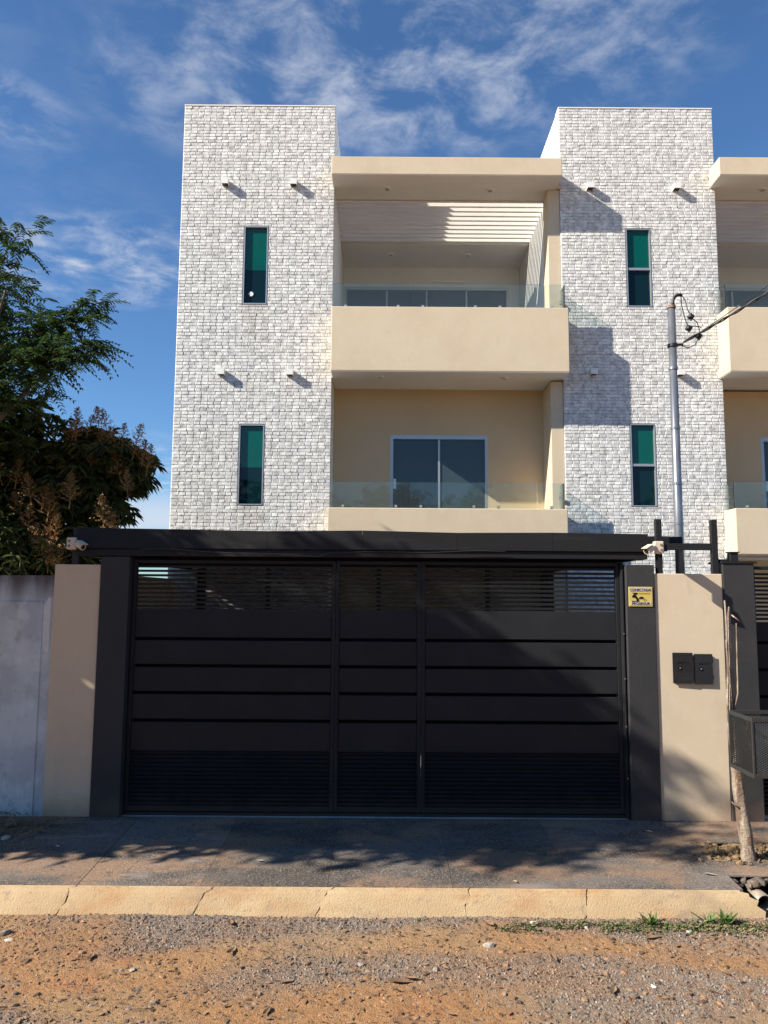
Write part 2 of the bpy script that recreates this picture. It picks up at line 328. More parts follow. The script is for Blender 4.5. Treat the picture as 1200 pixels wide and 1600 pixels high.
def rects_minus(x0, x1, z0, z1, holes):
    rs = [(x0, x1, z0, z1)]
    for hx0, hx1, hz0, hz1 in holes:
        nr = []
        for a, b, c, d in rs:
            if hx0 >= b or hx1 <= a or hz0 >= d or hz1 <= c: nr.append((a, b, c, d)); continue
            if hz0 > c: nr.append((a, b, c, hz0))
            if hz1 < d: nr.append((a, b, hz1, d))
            lo, hi = max(c, hz0), min(d, hz1)
            if hx0 > a: nr.append((a, hx0, lo, hi))
            if hx1 < b: nr.append((hx1, b, lo, hi))
        rs = nr
    return rs
def rock(mb, c, s, r):
    # an irregular stone: squashed, jittered octahedral lump of 20 faces
    ph = (1 + 5 ** .5) / 2
    vs = [(-1, ph, 0), (1, ph, 0), (-1, -ph, 0), (1, -ph, 0), (0, -1, ph), (0, 1, ph), (0, -1, -ph), (0, 1, -ph), (ph, 0, -1), (ph, 0, 1), (-ph, 0, -1), (-ph, 0, 1)]
    fs = [(0, 11, 5), (0, 5, 1), (0, 1, 7), (0, 7, 10), (0, 10, 11), (1, 5, 9), (5, 11, 4), (11, 10, 2), (10, 7, 6), (7, 1, 8), (3, 9, 4), (3, 4, 2), (3, 2, 6), (3, 6, 8), (3, 8, 9), (4, 9, 5), (2, 4, 11), (6, 2, 10), (8, 6, 7), (9, 8, 1)]
    n = len(mb.v); a = r.uniform(0, 6.28)
    for v in vs:
        j = r.uniform(.7, 1.25); x, y, z = [k / 1.9 * j for k in v]
        x *= s[0]; y *= s[1]; z *= s[2]
        mb.v.append((c[0] + x * math.cos(a) - y * math.sin(a), c[1] + x * math.sin(a) + y * math.cos(a), c[2] + z))
    mb.f += [tuple(n + i for i in f) for f in fs]

# ------------------------------------------------------------------ ground
def pave_z(y): return -0.08 * (7.0 - y) / 1.38 if y < 7.0 else 0.0
b = MB(); b.poly([(-900, -900, -.262), (900, -900, -.262), (900, 1500, -.262), (-900, 1500, -.262)])
tag(b.build('ground', 'dirt'), 'orange dirt ground running out to the horizon', kind='structure')
# dirt road in front: one displaced sheet
NX, NY = 900, 300
xs = np.linspace(-4.6, 4.6, NX); ys = np.linspace(3.1, 5.62, NY)
def gravel_mask(x, y):
    w = noise.noise(Vector((x * .9, y * 2.0, 3.3))) * .22 + noise.noise(Vector((x * 3.1, y * 5, 1.3))) * .1
    band = min(1, max(0, (y - 4.98 - w * 1.4 - .12 * math.sin(x * 1.3 + 1.0)) / .30))
    left = min(1, max(0, (x + 2.1 + w * 2) / .3))
    p2 = min(1, max(0, (noise.noise(Vector((x * .8 + 7, y * 2.2, .7))) - .02) / .40)) * .8
    return max(band * max(left, .15), p2)
verts = []; gm = []
for j, y in enumerate(ys):
    for i, x in enumerate(xs):
        q = gravel_mask(x, y)
        z = -.240 + .012 * noise.noise(Vector((x * 1.7, y * 3, 0))) + .006 * noise.noise(Vector((x * 9, y * 12, 5))) + (.005 + .003 * q) * noise.noise(Vector((x * 38, y * 44, 9))) + .003 * noise.noise(Vector((x * 16, y * 22, 4)))
        z += .012 * max(0, (y - 5.1)) / .4
        verts.append((x, y, max(z, -.256))); gm.append(q)
faces = [(j * NX + i, j * NX + i + 1, (j + 1) * NX + i + 1, (j + 1) * NX + i) for j in range(NY - 1) for i in range(NX - 1)]
me = bpy.data.meshes.new('dirt_road'); me.from_pydata(verts, [], faces)
a = me.attributes.new('gravel', 'FLOAT', 'POINT'); a.data.foreach_set('value', gm)
me.polygons.foreach_set('use_smooth', [True] * len(me.polygons))
tag(link('dirt_road', me, 'dirt'), 'orange dirt road surface scattered with loose gravel', kind='structure')
RZ = np.array([v[2] for v in verts]).reshape(NY, NX); GM = np.array(gm).reshape(NY, NX)
def road(x, y):
    i = int(np.clip((x + 4.6) / 9.2 * (NX - 1), 0, NX - 1)); j = int(np.clip((y - 3.1) / 2.52 * (NY - 1), 0, NY - 1))
    return RZ[j, i], GM[j, i]
# loose gravel, thousands of small stones
b = MB(); k = 0; rr = random.Random(3)
while k < 32000:
    x, y = rr.uniform(-3.2, 3.2), 4.0 + 1.5 * rr.random()
    z, q = road(x, y)
    if rr.random() > .16 + .84 * q: continue
    s = rr.choice((.0028, .003, .0035, .004, .0045, .005, .006, .008)) * rr.uniform(.7, 1.2) * (1.1 if q > .5 else .85)
    n = len(b.v); h = s * rr.uniform(.5, 1.0); an = rr.uniform(0, 6.28)
    for t_ in range(4):
        r_ = s * rr.uniform(.75, 1.3); th = an + t_ * 1.57; b.v.append((x + r_ * math.cos(th), y + r_ * math.sin(th), z - .002))
    for t_ in range(3):
        r_ = s * rr.uniform(.35, .7); th = an + t_ * 2.09; b.v.append((x + r_ * math.cos(th), y + r_ * math.sin(th), z + h * rr.uniform(.7, 1.2)))
    b.f += [(n, n + 1, n + 4), (n + 1, n + 2, n + 5), (n + 2, n + 3, n + 5), (n + 3, n, n + 6), (n + 4, n + 5, n + 6), (n + 1, n + 5, n + 4), (n + 3, n + 6, n + 5), (n, n + 4, n + 6)]
    k += 1
tag(b.build('gravel', 'gravel'), 'loose grey and tan gravel lying on the dirt road', 'gravel', kind='stuff')
# flakes of dry leaf and bark all over the road and a few on the pavement
b = MB()
def flake(mb, x, y, z, s, r):
    a = r.uniform(0, 6.28); w = s * r.uniform(.25, .5); n = len(mb.v); t1, t2 = r.uniform(.0, .35) * s, r.uniform(0, .3) * s
    for u, v, h in ((-s, 0, t1), (0, -w, .1 * s), (s, 0, t2), (0, w, .25 * s + t2 * .5)):
        mb.v.append((x + u * math.cos(a) - v * math.sin(a), y + u * math.sin(a) + v * math.cos(a), z + .003 + h))
    mb.f += [(n, n + 1, n + 3), (n + 1, n + 2, n + 3)]
for i in range(4200):
    x, y = rr.uniform(-3.2, 3.2), 4.0 + 1.46 * rr.random(); z, q = road(x, y)
    flake(b, x, y, z, rr.choice((.005, .006, .008, .010, .013, .018, .026)) * rr.uniform(.6, 1.1), rr)
cl_ = MB()
for i in range(3800):
    x, y = rr.uniform(-3.1, 3.1), 4.0 + 1.46 * rr.random(); z, q = road(x, y); s_ = rr.choice((.004, .005, .007, .009, .012, .017)) * rr.uniform(.7, 1.2)
    if noise.noise(Vector((x * 2, y * 5, 8))) < rr.uniform(-.5, .3): continue
    rock(cl_, (x, y, z), (s_ * 1.3, s_, s_ * .55), rr)
tag(cl_.build('dirt_clods', 'clod'), 'crumbled clods of reddish and brown earth over the dirt road', 'clods', kind='stuff')
tag(b.build('leaf_litter', 'dryleaf'), 'brown flakes of dry leaf strewn over the dirt road', 'leaf litter', kind='stuff')

# paving slabs
yb = [7.0, 6.32, 5.625]; xb_ = [-4.62, -3.83, -3.02, -2.13, -1.27, -.38, .50, 1.38, 2.26, 3.14, 4.02, 4.9]
pit = (2.55, 3.36, 6.12, 6.50)
for j in range(2):
    for i in range(len(xb_) - 1):
        mb = MB(); sh = (i % 3 - 1) * .03
        for x0, x1, y0, y1 in rects_minus(xb_[i] + .0013, xb_[i + 1] - .0013, yb[j + 1] + .0013, yb[j] - .0025, [pit, (2.53, 5, 5.5, 5.86)]):
            n = len(mb.v); mb.box(x0, x1, y0, y1, 0, 0)
            mb.v[n:n + 8] = [(x, y, pave_z(y) - (.10 if q < 4 else 0) + (.0012 * ((i * 7 + j * 3) % 3 - 1))) for q, (x, y, z) in enumerate(mb.v[n:n + 8])]
        s = part('paving_slab', mb, 'slab', None); s['kind'] = 'structure'
        if i + j == 0: slabs = [s]
        else: slabs.append(s)
base = MB(); n = 0
base.prism([(-9, 5.63, -.3), (-9, 7.05, -.3), (-9, 7.05, -.010), (-9, 5.63, -.090)], (18.5, 0, 0))
# the bed is cut for the tree pit
base = MB()
for x0, x1, y0, y1 in rects_minus(-9, 9.5, 5.63, 7.05, [pit, (2.53, 3.6, 5.5, 5.86)]):
    nn = len(base.v); base.box(x0, x1, y0, y1, 0, 0)
    base.v[nn:nn + 8] = [(x, y, -.3 if q < 4 else min(pave_z(y), 0) - .009) for q, (x, y, z) in enumerate(base.v[nn:nn + 8])]
pv = base.build('pavement', 'slab'); tag(pv, 'dark worn pavement in front of the black gate', kind='structure')
for s in slabs: attach(s, pv); s.pop('kind', None) if 'kind' in s.keys() else None
pf = MB(); pf.box(-9, 10, 7.05, 30, -.3, -.004); tag(pf.build('carport_floor', 'concrete'), 'grey concrete floor of the yard behind the gate', kind='structure')
# tree pit soil
rr = random.Random(5); mb = MB(); nx, ny = 40, 20
for j in range(ny):
    for i in range(nx):
        x = pit[0] + (pit[1] - pit[0]) * i / (nx - 1); y = pit[2] + (pit[3] - pit[2]) * j / (ny - 1)
        mb.v.append((x, y, pave_z(y) - .012 + .016 * noise.noise(Vector((x * 9, y * 9, 1))) + .02 * noise.noise(Vector((x * 30, y * 30, 4)))))
mb.f = [(j * nx + i, j * nx + i + 1, (j + 1) * nx + i + 1, (j + 1) * nx + i) for j in range(ny - 1) for i in range(nx - 1)]
for i in range(260): rock(mb, (rr.uniform(2.4, 3.4) if i > 120 else rr.uniform(2.55, 3.36), rr.gauss(6.32, .12), pave_z(6.3) - .004), [rr.choice((.006, .010, .022)) * rr.uniform(.7, 1.3) for _ in range(3)], rr)
tag(mb.build('tree_pit_soil', 'rubble', pv), 'tan rubbly soil in the square pit round the thin trunk')

# kerb: stones with ragged cracks between them
kr = thing('kerb', 'ochre concrete kerb with ragged cracks edging the dark pavement', 'kerb', (0, 5.5, -.24))
kr['kind'] = 'structure'
cuts = [-5.2, -4.1, -3.1, (-2.13, -2.22), (-1.17, -1.27), (-.33, -.44), (.62, .55), (1.44, 1.40), (2.50, 2.66)]
def kcut(c, seed):
    top, bot = (c, c) if not isinstance(c, tuple) else c
    r = random.Random(seed); pts = []
    for k in range(9):
        u = k / 8; pts.append(top + (bot - top) * u + (r.uniform(-.028, .028) if isinstance(c, tuple) else 0) * (0 if k in (0,) else 1))
    return pts
prof = []
for k in range(9):
    u = k / 8
    prof.append((5.622 - .036 * min(1, u * 4) - .10 * max(0, (u - .25) / .75), -.080 - .008 * min(1, u * 4) - .165 * max(0, (u - .25) / .75) ** 1.25))
cl = [kcut(c, 40 + i) for i, c in enumerate(cuts)]
for i in range(len(cuts) - 1):
    mb = MB(); N = 24; g0, g1 = (.0055, .0055)
    for k, (y, z) in enumerate(prof):
        xa, xc = cl[i][k] + g0, cl[i + 1][k] - g1 * (1 if i < len(cuts) - 2 else 0)
        for q in range(N + 1):
            x = xa + (xc - xa) * q / N; w = .006 * noise.noise(Vector((x * 4, y * 9, z * 9))) + .003 * noise.noise(Vector((x * 25, y * 30, z * 30)))
            chip = .005 * max(0, 1 - min(q, N - q) / 1.5) * (.5 + noise.noise(Vector((x * 3, k * .9, 2)))) if k > 0 else 0
            mb.v.append((x, y + w * .5 + chip * .5, z + w - chip * .6 if k else z))
    for k in range(8):
        for q in range(N): a0 = k * (N + 1) + q; mb.f.append((a0, a0 + N + 1, a0 + N + 2, a0 + 1))
    n = len(mb.v)                                              # ends and back, down into the ground
    for q in (0, N):
        ids = [k * (N + 1) + q for k in range(9)]; xq0, xq8 = mb.v[ids[0]][0], mb.v[ids[-1]][0]
        n = len(mb.v); mb.v += [(xq8, prof[8][0], -.34), (xq0, 5.622, -.34)]; mb.f.append(tuple(ids + [n, n + 1]) if q == 0 else tuple([n + 1, n] + ids[::-1]))
    part('kerb_stone', mb, 'kerb', kr, smooth=False)
mb = MB(); mb.box(-9, 2.34, 5.56, 5.61, -.33, -.13); part('crack_shade_bed', mb, 'ink_and_recess_black', kr)  # black bed standing in for the shade inside the kerb cracks

# broken end with drain pipe
dr = thing('drain_pipe', 'round pale drain pipe mouth sticking out beside the broken kerb end', 'pipe', (2.76, 5.72, -.2))
mb = MB(); prt = []
for rad in (.062, .054):
    pass
N = 28
for y, r_ in ((5.66, .058), (5.85, .058), (5.85, .052), (5.66, .052)):
    for k in range(N): th = 2 * math.pi * k / N; mb.v.append((2.70 + r_ * math.cos(th), y, -.185 + r_ * math.sin(th)))
for s_ in range(4):
    for k in range(N): q = (k + 1) % N; u = ((s_ + 1) % 4) * N; mb.f.append((s_ * N + k, s_ * N + q, u + q, u + k))
part('pipe_wall', mb, 'pvc', dr, smooth=True)
mb = MB(); mb.box(2.52, 4, 5.855, 5.87, -.34, -.12); part('cavity_shade_sheet', mb, 'ink_and_recess_black', dr)  # black sheet painting the dark of the cavity behind the pipe
rb = thing('rubble_heap', 'broken dark concrete chunks over the drain at the kerb end', 'rubble', (2.7, 5.7, -.25))
for i in range(60):
    mb = MB(); x = rr.uniform(2.50, 3.3); y = rr.uniform(5.78, 5.88); z = rr.uniform(-.13, -.08)
    if i > 36: x, y, z = rr.uniform(2.52, 3.2), rr.uniform(5.50, 5.72), -.262
    rock(mb, (x, y, z), [rr.uniform(.02, .055), rr.uniform(.02, .045), rr.uniform(.012, .03)], rr); part('concrete_chunk', mb, 'dark_rubble', rb)

# ------------------------------------------------------------------ apartment building
YT = 11.02                                                  # plane of the tiled tower fronts
bd = thing('apartment_building', 'three storey building of white split stone towers and cream balconies behind the gate', 'building', (1.0, 11.0, 0))
WH = 9.38
tile_cache = {}
def tile_mesh(w, h, rows, cols, holes, seed, ends=(False, False)):
    """a wall tile of separate split-face bricks, each with its own depth and tilt"""
    r = random.Random(seed); mb = MB(); bh = h / rows; bw = w / cols
    mb.box(0.0, w, -.004, .012, .0012, h - .0012); mb.f = mb.f[:]
    if holes:
        mb = MB()
        for a, b_, c, d in rects_minus(0, w, 0, h, holes): mb.box(a, b_, -.004, .012, c, d)
    for j in range(rows):
        off = (0.0, .15, .03, .20, .09, .24)[j % 6]
        cutsx = [(k + off) * bw + (r.uniform(-.07, .07) * bw if 0 < k < cols else 0) for k in range(cols + 1)]
        if ends[0]: cutsx[0] = 0.0
        if ends[1]: cutsx[-1] = w
        for x, xn in zip(cutsx[:-1], cutsx[1:]):
            x0, x1 = x + .0011, xn - .0011; z0, z1 = j * bh + (.0035 if j == 0 else .0016), (j + 1) * bh - .0012
            if x1 - x0 < .012: continue
            for a, b_, c, d in rects_minus(x0, x1, z0, z1, holes):
                if b_ - a < .006 or d - c < .006: continue
                n = len(mb.v); dep = r.uniform(.0065, .0100); e = min(.004, (b_ - a) * .3, (d - c) * .3)
                tl = r.uniform(-.0016, .0022); tv = r.uniform(-.0016, .0012)
                mb.v += [(a, -.004, c), (b_, -.004, c), (b_, -.004, d), (a, -.004, d)]
                for (x_, z_, sx, sz) in ((a + e * 2.2, c + e * .8, -1, -1), (b_ - e, c + e * .8, 1, -1), (b_ - e, d - e, 1, 1), (a + e * 2.2, d - e, -1, 1)):
                    mb.v.append((x_, -.004 - max(.002, dep + sx * tl + sz * tv + r.uniform(-.0012, .0012)), z_))
                mb.f += [tuple(n + q for q in f) for f in ((4, 5, 6, 7), (0, 1, 5, 4), (1, 2, 6, 5), (2, 3, 7, 6), (3, 0, 4, 7))]
    return mb.mesh('stone_tile')
def tower(x0, x1, wins, blocks, flip):
    wall = MB()
    holes = [(w[0], w[1], w[2], w[3]) for w in wins]
    for a, b_, c, d in rects_minus(x0, x1, 0, WH, holes): wall.box(a, b_, YT + .012, YT + .17, c, d)
    wall.box(x0, x0 + .14, YT + .17, YT + 4.6, 0, WH); wall.box(x1 - .14, x1, YT + .17, YT + 4.6, 0, WH)
    wall.box(x0 + .14, x1 - .14, YT + 4.46, YT + 4.6, 0, WH); wall.box(x0 + .14, x1 - .14, YT + .17, YT + 4.46, WH - .3, WH - .15)
    tw = part('tower_wall', wall, 'white_wall', bd, label='white painted tower wall faced with split stone tiles')
    cols_ = 4; tw_w = (x1 - x0) / cols_; th = .298; rows_ = int(math.ceil(WH / th))
    variants = []
    for v in range(12):
        m_ = tile_mesh(tw_w, th, 6, 6, [], 100 + v + (50 if flip else 0), (v in (6, 7, 8), v >= 9)); m_.materials.append(M['brick']); variants.append(m_)
    rj = random.Random(9 + flip)
    for i in range(cols_):
        for j in range(rows_):
            zt = WH - j * th; zb = max(zt - th, 0.0); xa = x0 + i * tw_w
            if zt - zb < .1: continue
            hl = []
            for a, b_, c, d in holes:
                a, b_, c, d = a - .012, b_ + .012, c - .012, d + .012
                if a < xa + tw_w and b_ > xa and c < zt and d > zb: hl.append((a - xa, b_ - xa, c - zb, d - zb))
            full = (zt - zb) > th - .001
            if hl or not full:
                me_ = tile_mesh(tw_w, zt - zb, 6 if full else max(1, round((zt - zb) / .05)), 6, hl, i * 100 + j, (i == 0, i == cols_ - 1)); me_.materials.append(M['brick'])
            else: me_ = variants[rj.randrange(6) if 0 < i < cols_ - 1 else (6 if i == 0 else 9) + rj.randrange(3)]
            o = link('stone_tile', me_, None, tw); o.location = (xa, YT + .008, zb)
    cap = MB(); cap.box(x0 - .004, x1 + .004, YT - .012, YT + .2, WH, WH + .018); part('parapet_cap', cap, 'white_wall', bd)
    for (a, b_, c, d, mid, white_disc) in wins:
        fr_ = MB(); t_ = .012; ya, yb_ = YT - .008, YT + .06
        fr_.box(a - .004, a + t_, ya, yb_, c, d); fr_.box(b_ - t_, b_ + .004, ya, yb_, c, d); fr_.box(a + t_, b_ - t_, ya, yb_, c - .004, c + t_); fr_.box(a + t_, b_ - t_, ya, yb_, d - t_, d + .004)
        if flip: fr_.box(a + t_, b_ - t_, ya + .01, yb_, mid - .018, mid + .018)
        w_ = part('window', fr_, 'alu', bd)
        p1 = MB(); p1.box(a + t_, b_ - t_, YT + .034, YT + .042, mid + (.018 if flip else .0), d - t_); part('upper_pane', p1, 'green_pane', w_, label='green tinted upper pane')
        p2 = MB(); p2.box(a + t_, b_ - t_, YT + .036, YT + .044, c + t_, mid - (.018 if flip else .001)); part('lower_pane', p2, 'navy_pane', w_, label='dark blue lower pane')
        if white_disc:
            dsk = MB(); dsk.tube([(a + .115, YT + .036, c + .165), (a + .115, YT + .026, c + .165)], .035, 20); part('lamp_spot_disc', dsk, 'white_metal', w_, label='small round white disc on the lower pane')  # white disc added in place of a lamp spot seen in the pane
    for (x, z) in blocks:
        l = MB(); w2, d_, h_ = .05, .085, .085
        l.box(x - w2, x + w2, YT - .02 - d_, YT - .008, z + .012, z + h_); l.box(x - w2, x - w2 + .006, YT - .02 - d_, YT - .008, z, z + .012); l.box(x + w2 - .006, x + w2, YT - .02 - d_, YT - .008, z, z + .012); l.box(x - w2 + .006, x + w2 - .006, YT - .02 - d_, YT - .014 - d_, z, z + .012)
        wl = part('wall_lamp', l, 'white_metal', bd)
        le = MB(); le.box(x - w2 + .008, x + w2 - .008, YT - .012 - d_, YT - .012, z + .006, z + .0105); part('lens', le, 'dark', wl)
T1 = (-3.09, -.785); T2 = (2.625, 4.97)
tower(*T1, [(-2.122, -1.772, 6.245, 7.45, 6.78, True), (-2.115, -1.76, 3.24, 4.415, 3.79, False)], [(-2.425, 8.08), (-1.395, 8.08), (-2.40, 5.145), (-1.395, 5.145)], False)
tower(*T2, [(3.605, 3.965, 6.247, 7.453, 6.83, False), (3.59, 3.945, 3.256, 4.463, 3.86, False)], [(3.07, 8.055), (4.37, 8.055), (3.06, 5.185), (4.33, 5.185)], True)

def glass_rail(x0, x1, z0, z1, yf, side_right=True, side_left=False):
    n = 3; w = (x1 - x0) / n
    for i in range(n):
        mb = MB(); mb.box(x0 + i * w + .002, x0 + (i + 1) * w - .002, yf, yf + .010, z0 - .35, z1); part('glass_panel', mb, 'glass', bd)
        for fx in (.16, .84):
            c = MB(); cx = x0 + (i + fx) * w; c.tube([(cx, yf + .03, z0 - .01), (cx, yf + .03, z0 + .045)], .020, 12); c.box(cx - .018, cx + .018, yf - .012, yf + .022, z0 + .018, z0 + .05)
            part('glass_clamp', c, 'alu', bd)
    for s_, x in ((side_right, x1), (side_left, x0)):
        if s_:
            mb = MB(); mb.box(x - .005, x + .005, yf + .012, YT - .02, z0 - .35, z1); part('glass_panel', mb, 'glass', bd)
            c = MB(); c.box(x - .02, x + .02, YT - .055, YT - .018, z0 + .18, z0 + .23); part('glass_clamp', c, 'alu', bd)
def balcony_bay(xl, xr, dz=0.0, upper_door=(-.87, 2.3)):
    Yf = 10.64
    # roof slab with fascia, pergola opening, back ceiling
    mb = MB(); mb.box(xl - .018, xr - .05, Yf, YT - .016, 8.08 + dz, 8.352 + dz); mb.box(xl + .002, xr - .002, YT - .016, 11.36, 8.08 + dz, 8.35 + dz)
    part('roof_beam', mb, 'cream', bd, .008, label='cream roof beam over the open terrace')
    mb = MB(); mb.box(xl - .012, xr - .056, Yf + .006, 11.354, 8.074 + dz, 8.080 + dz); part('roof_soffit', mb, 'soffit', bd)
    mb = MB(); mb.box(xl + .002, xr - .12, 12.86, 14.8, 8.06 + dz, 8.3 + dz); part('terrace_ceiling', mb, 'soffit', bd)
    n = 10
    for i in range(n):
        y = 11.44 + (12.80 - 11.44) * i / (n - 1)
        mb = MB(); mb.box(xl + .004, xr - .125, y - .022, y + .022, 8.082 + dz, 8.22 + dz); part('pergola_slat', mb, 'white_wall', bd, .003)
    # terrace side and back walls
    mb = MB(); mb.box(xr - .12, xr - .003, 11.37, 14.8, 5.2, 8.36 + dz); part('terrace_side_wall', mb, 'white_wall', bd)
    dl, drr = upper_door; zt = 7.68 + dz
    mb = MB()
    for a, b_, c, d in rects_minus(xl + .003, xr - .125, 5.2, 8.058 + dz, [(max(dl, xl + .02), drr, 5.25, zt)]): mb.box(a, b_, 13.8, 13.95, c, d)
    part('terrace_back_wall', mb, 'soffit', bd)
    sliding(max(dl, xl + .02), drr, 5.25, zt, 13.83, 4, 'terrace_door')
    # pilaster on the right edge
    mb = MB(); mb.box(xr - .185, xr - .003, YT + .02, 11.36, 5.2, 8.072 + dz); part('pilaster', mb, 'cream', bd, .004)
    mb = MB(); mb.box(xr - .185, xr - .003, YT + .02, 11.60, .0, 5.1); part('pilaster', mb, 'cream', bd, .004)
    # floor slabs and parapets
    mb = MB(); mb.box(xl + .01, xr + .005, Yf, YT - .02, 5.125 + dz, 6.075 + dz); up = part('balcony_parapet', mb, 'cream', bd, .010, label='upper cream balcony parapet')
    mb = MB(); mb.box(xl + .02, xr - .006, Yf + .006, 11.6, 5.119 + dz, 5.125 + dz); part('balcony_soffit', mb, 'soffit', bd)
    mb = MB(); mb.box(xl + .003, xr - .004, YT - .018, 14.8, 5.127 + dz, 5.27); part('terrace_floor', mb, 'soffit', bd)
    mb = MB(); mb.box(xl + .0, xr - .06, Yf, YT - .02, 2.52 + dz, 3.165 + dz); part('balcony_parapet', mb, 'cream', bd, .010, label='lower cream balcony parapet')
    mb = MB(); mb.box(xl + .003, xr - .004, YT - .018, 11.6, 2.52, 2.75); part('balcony_floor', mb, 'soffit', bd)
    # middle storey back wall with sliding door
    a0, a1, z1 = xl + .875, xl + 2.37, 4.40
    mb = MB()
    for a, b_, c, d in rects_minus(xl + .003, xr - .004, .0, 5.118, [(a0, a1, 2.62, z1)]): mb.box(a, b_, 11.6, 11.75, c, d)
    part('balcony_back_wall', mb, 'tan', bd)
    sliding(a0, a1, 2.62, z1, 11.63, 2, 'balcony_door')
    glass_rail(xl + .03, xr - .03, 6.075 + dz, 6.45 + dz, 10.72, True, dz > 0); glass_rail(xl + .03, xr - .09, 3.165 + dz, 3.54 + dz, 10.72, True, dz > 0)
    for z, pts in ((8.074 + dz, ((.8, 11.03), (2.36, 11.05))), (8.06 + dz, ((.87, 13.25), (2.26, 13.25))), (5.119 + dz, ((.715, 10.90), (2.53, 10.93)))):
        for x, y in pts:
            c = MB(); c.tube([(xl + x, y, z), (xl + x, y, z - .018)], [.062, .055], 20); dlt = part('downlight', c, 'white_metal', bd)
            c = MB(); c.tube([(xl + x, y, z - .018), (xl + x, y, z - .021)], .036, 16); part('lens', c, 'alu', dlt)
def sliding(x0, x1, z0, z1, y, n, name):
    f = MB(); t_ = .045
    f.box(x0, x0 + t_, y - .03, y + .04, z0, z1); f.box(x1 - t_, x1, y - .03, y + .04, z0, z1); f.box(x0 + t_, x1 - t_, y - .03, y + .04, z1 - .06, z1)
    fo = part(name, f, 'alu', bd)
    w = (x1 - x0 - 2 * t_) / n
    for i in range(n):
        a = x0 + t_ + i * w; p = MB(); p.box(a + .001, a + w - .001 + (.05 if i % 2 == 0 and n == 2 else 0), y + (.0 if i % 2 else .014), y + (.0 if i % 2 else .014) + .008, z0, z1 - .062); part('pane', p, 'door_glass', fo)
        if i: s_ = MB(); s_.box(a - .015, a + .015, y - .014, y - .002, z0, z1 - .062); part('stile', s_, 'alu', fo)
    h = MB(); h.box(x0 + .05, x0 + .09, y - .035, y - .012, z0 + .95, z0 + 1.1); part('handle', h, 'white_metal', fo)
balcony_bay(T1[1], T2[0], 0)
balcony_bay(T2[1] - .07, T2[1] + 3.40, .03, (4.95, 8.0))
tl_ = MB(); tl_.tube([(.88, 13.77, 7.78), (1.46, 13.77, 7.78)], .014, 10); part('tube_lamp', tl_, 'white_metal', bd)
# back mass of the building between and behind the towers
mb = MB(); mb.box(T1[1] - .1, T2[0] + .1, 14.85, 18, 0, 8.2); mb.box(T2[1] - .1, 9, 14.85, 18, 0, 8.2); part('rear_wall', mb, 'white_wall', bd)

# ------------------------------------------------------------------ street walls and pillars
YW = 7.0
w = MB(); n = 40
for a, b_, c, d in [(-8.5, -2.992, -.30, 2.11)]: w.box(a, b_, YW + .03, YW + .19, c, d)
gw = part('boundary_wall', w, 'concrete_wall', None); tag(gw, 'stained bluish grey plaster wall at the far left', 'wall')
w = MB(); rj = random.Random(2)
cx, cz = -3.02, 1.66; pts = []
for k in range(26):
    th = math.pi / 2 + math.pi * k / 25; r_ = .15 + .03 * math.sin(k * .55 + 1) + rj.uniform(-.008, .008); pts.append((cx + r_ * math.cos(th) * .85, YW + .0275, cz + r_ * 1.35 * math.sin(th)))
w.prism(pts[::-1], (0, .0035, 0)); part('plaster_patch', w, 'patch', gw, label='bare whitish plaster patch')
w = MB(); w.box(-8.5, -3.085, YW + .018, YW + .0285, -.28, 1.87); part('render_coat', w, 'concrete_wall', gw, label='raised coat of bluish render')
w = MB(); w.box(-2.99, -2.572, YW + .004, YW + .24, -.06, 2.212); tag(part('cream_wall', w, 'cream', None, .006), 'narrow cream wall pier left of the gate, in shade', 'wall')
w = MB(); w.box(-2.570, -2.308, YW - .01, YW + .25, -.06, 2.285); tag(part('gate_pillar', w, 'black_matt', None, .005), 'black gate pillar between the shaded cream pier and the gate', 'pillar', 'black pillars holding the gates')
w = MB(); w.box(2.20, 2.458, YW - .01, YW + .25, -.06, 2.243); p_ = tag(part('gate_pillar', w, 'black_matt', None, .005), 'black gate pillar carrying the small yellow sign', 'pillar', 'black pillars holding the gates')
w = MB(); w.box(2.460, 3.078, YW + .004, YW + .24, -.06, 2.165); cw = tag(part('cream_wall', w, 'cream', None, .006), 'sunlit cream wall with two black meter boxes right of the gate', 'wall')
w = MB(); w.box(3.080, 3.365, YW - .01, YW + .25, -.06, 2.262); pr = tag(part('gate_pillar', w, 'black_matt', None, .005), 'black pillar at the right edge behind the thin pale trunk', 'pillar', 'black pillars holding the gates')
w = MB(); w.box(3.07, 3.39, YW - .02, YW + .27, 2.262, 2.282); part('pillar_cap', w, 'black', pr)
w = MB(); w.box(3.17, 3.24, YW + .02, YW + .09, 2.282, 2.36); w.box(3.16, 3.25, YW + .01, YW + .10, 2.36, 2.37); part('cap_bracket', w, 'black', pr)

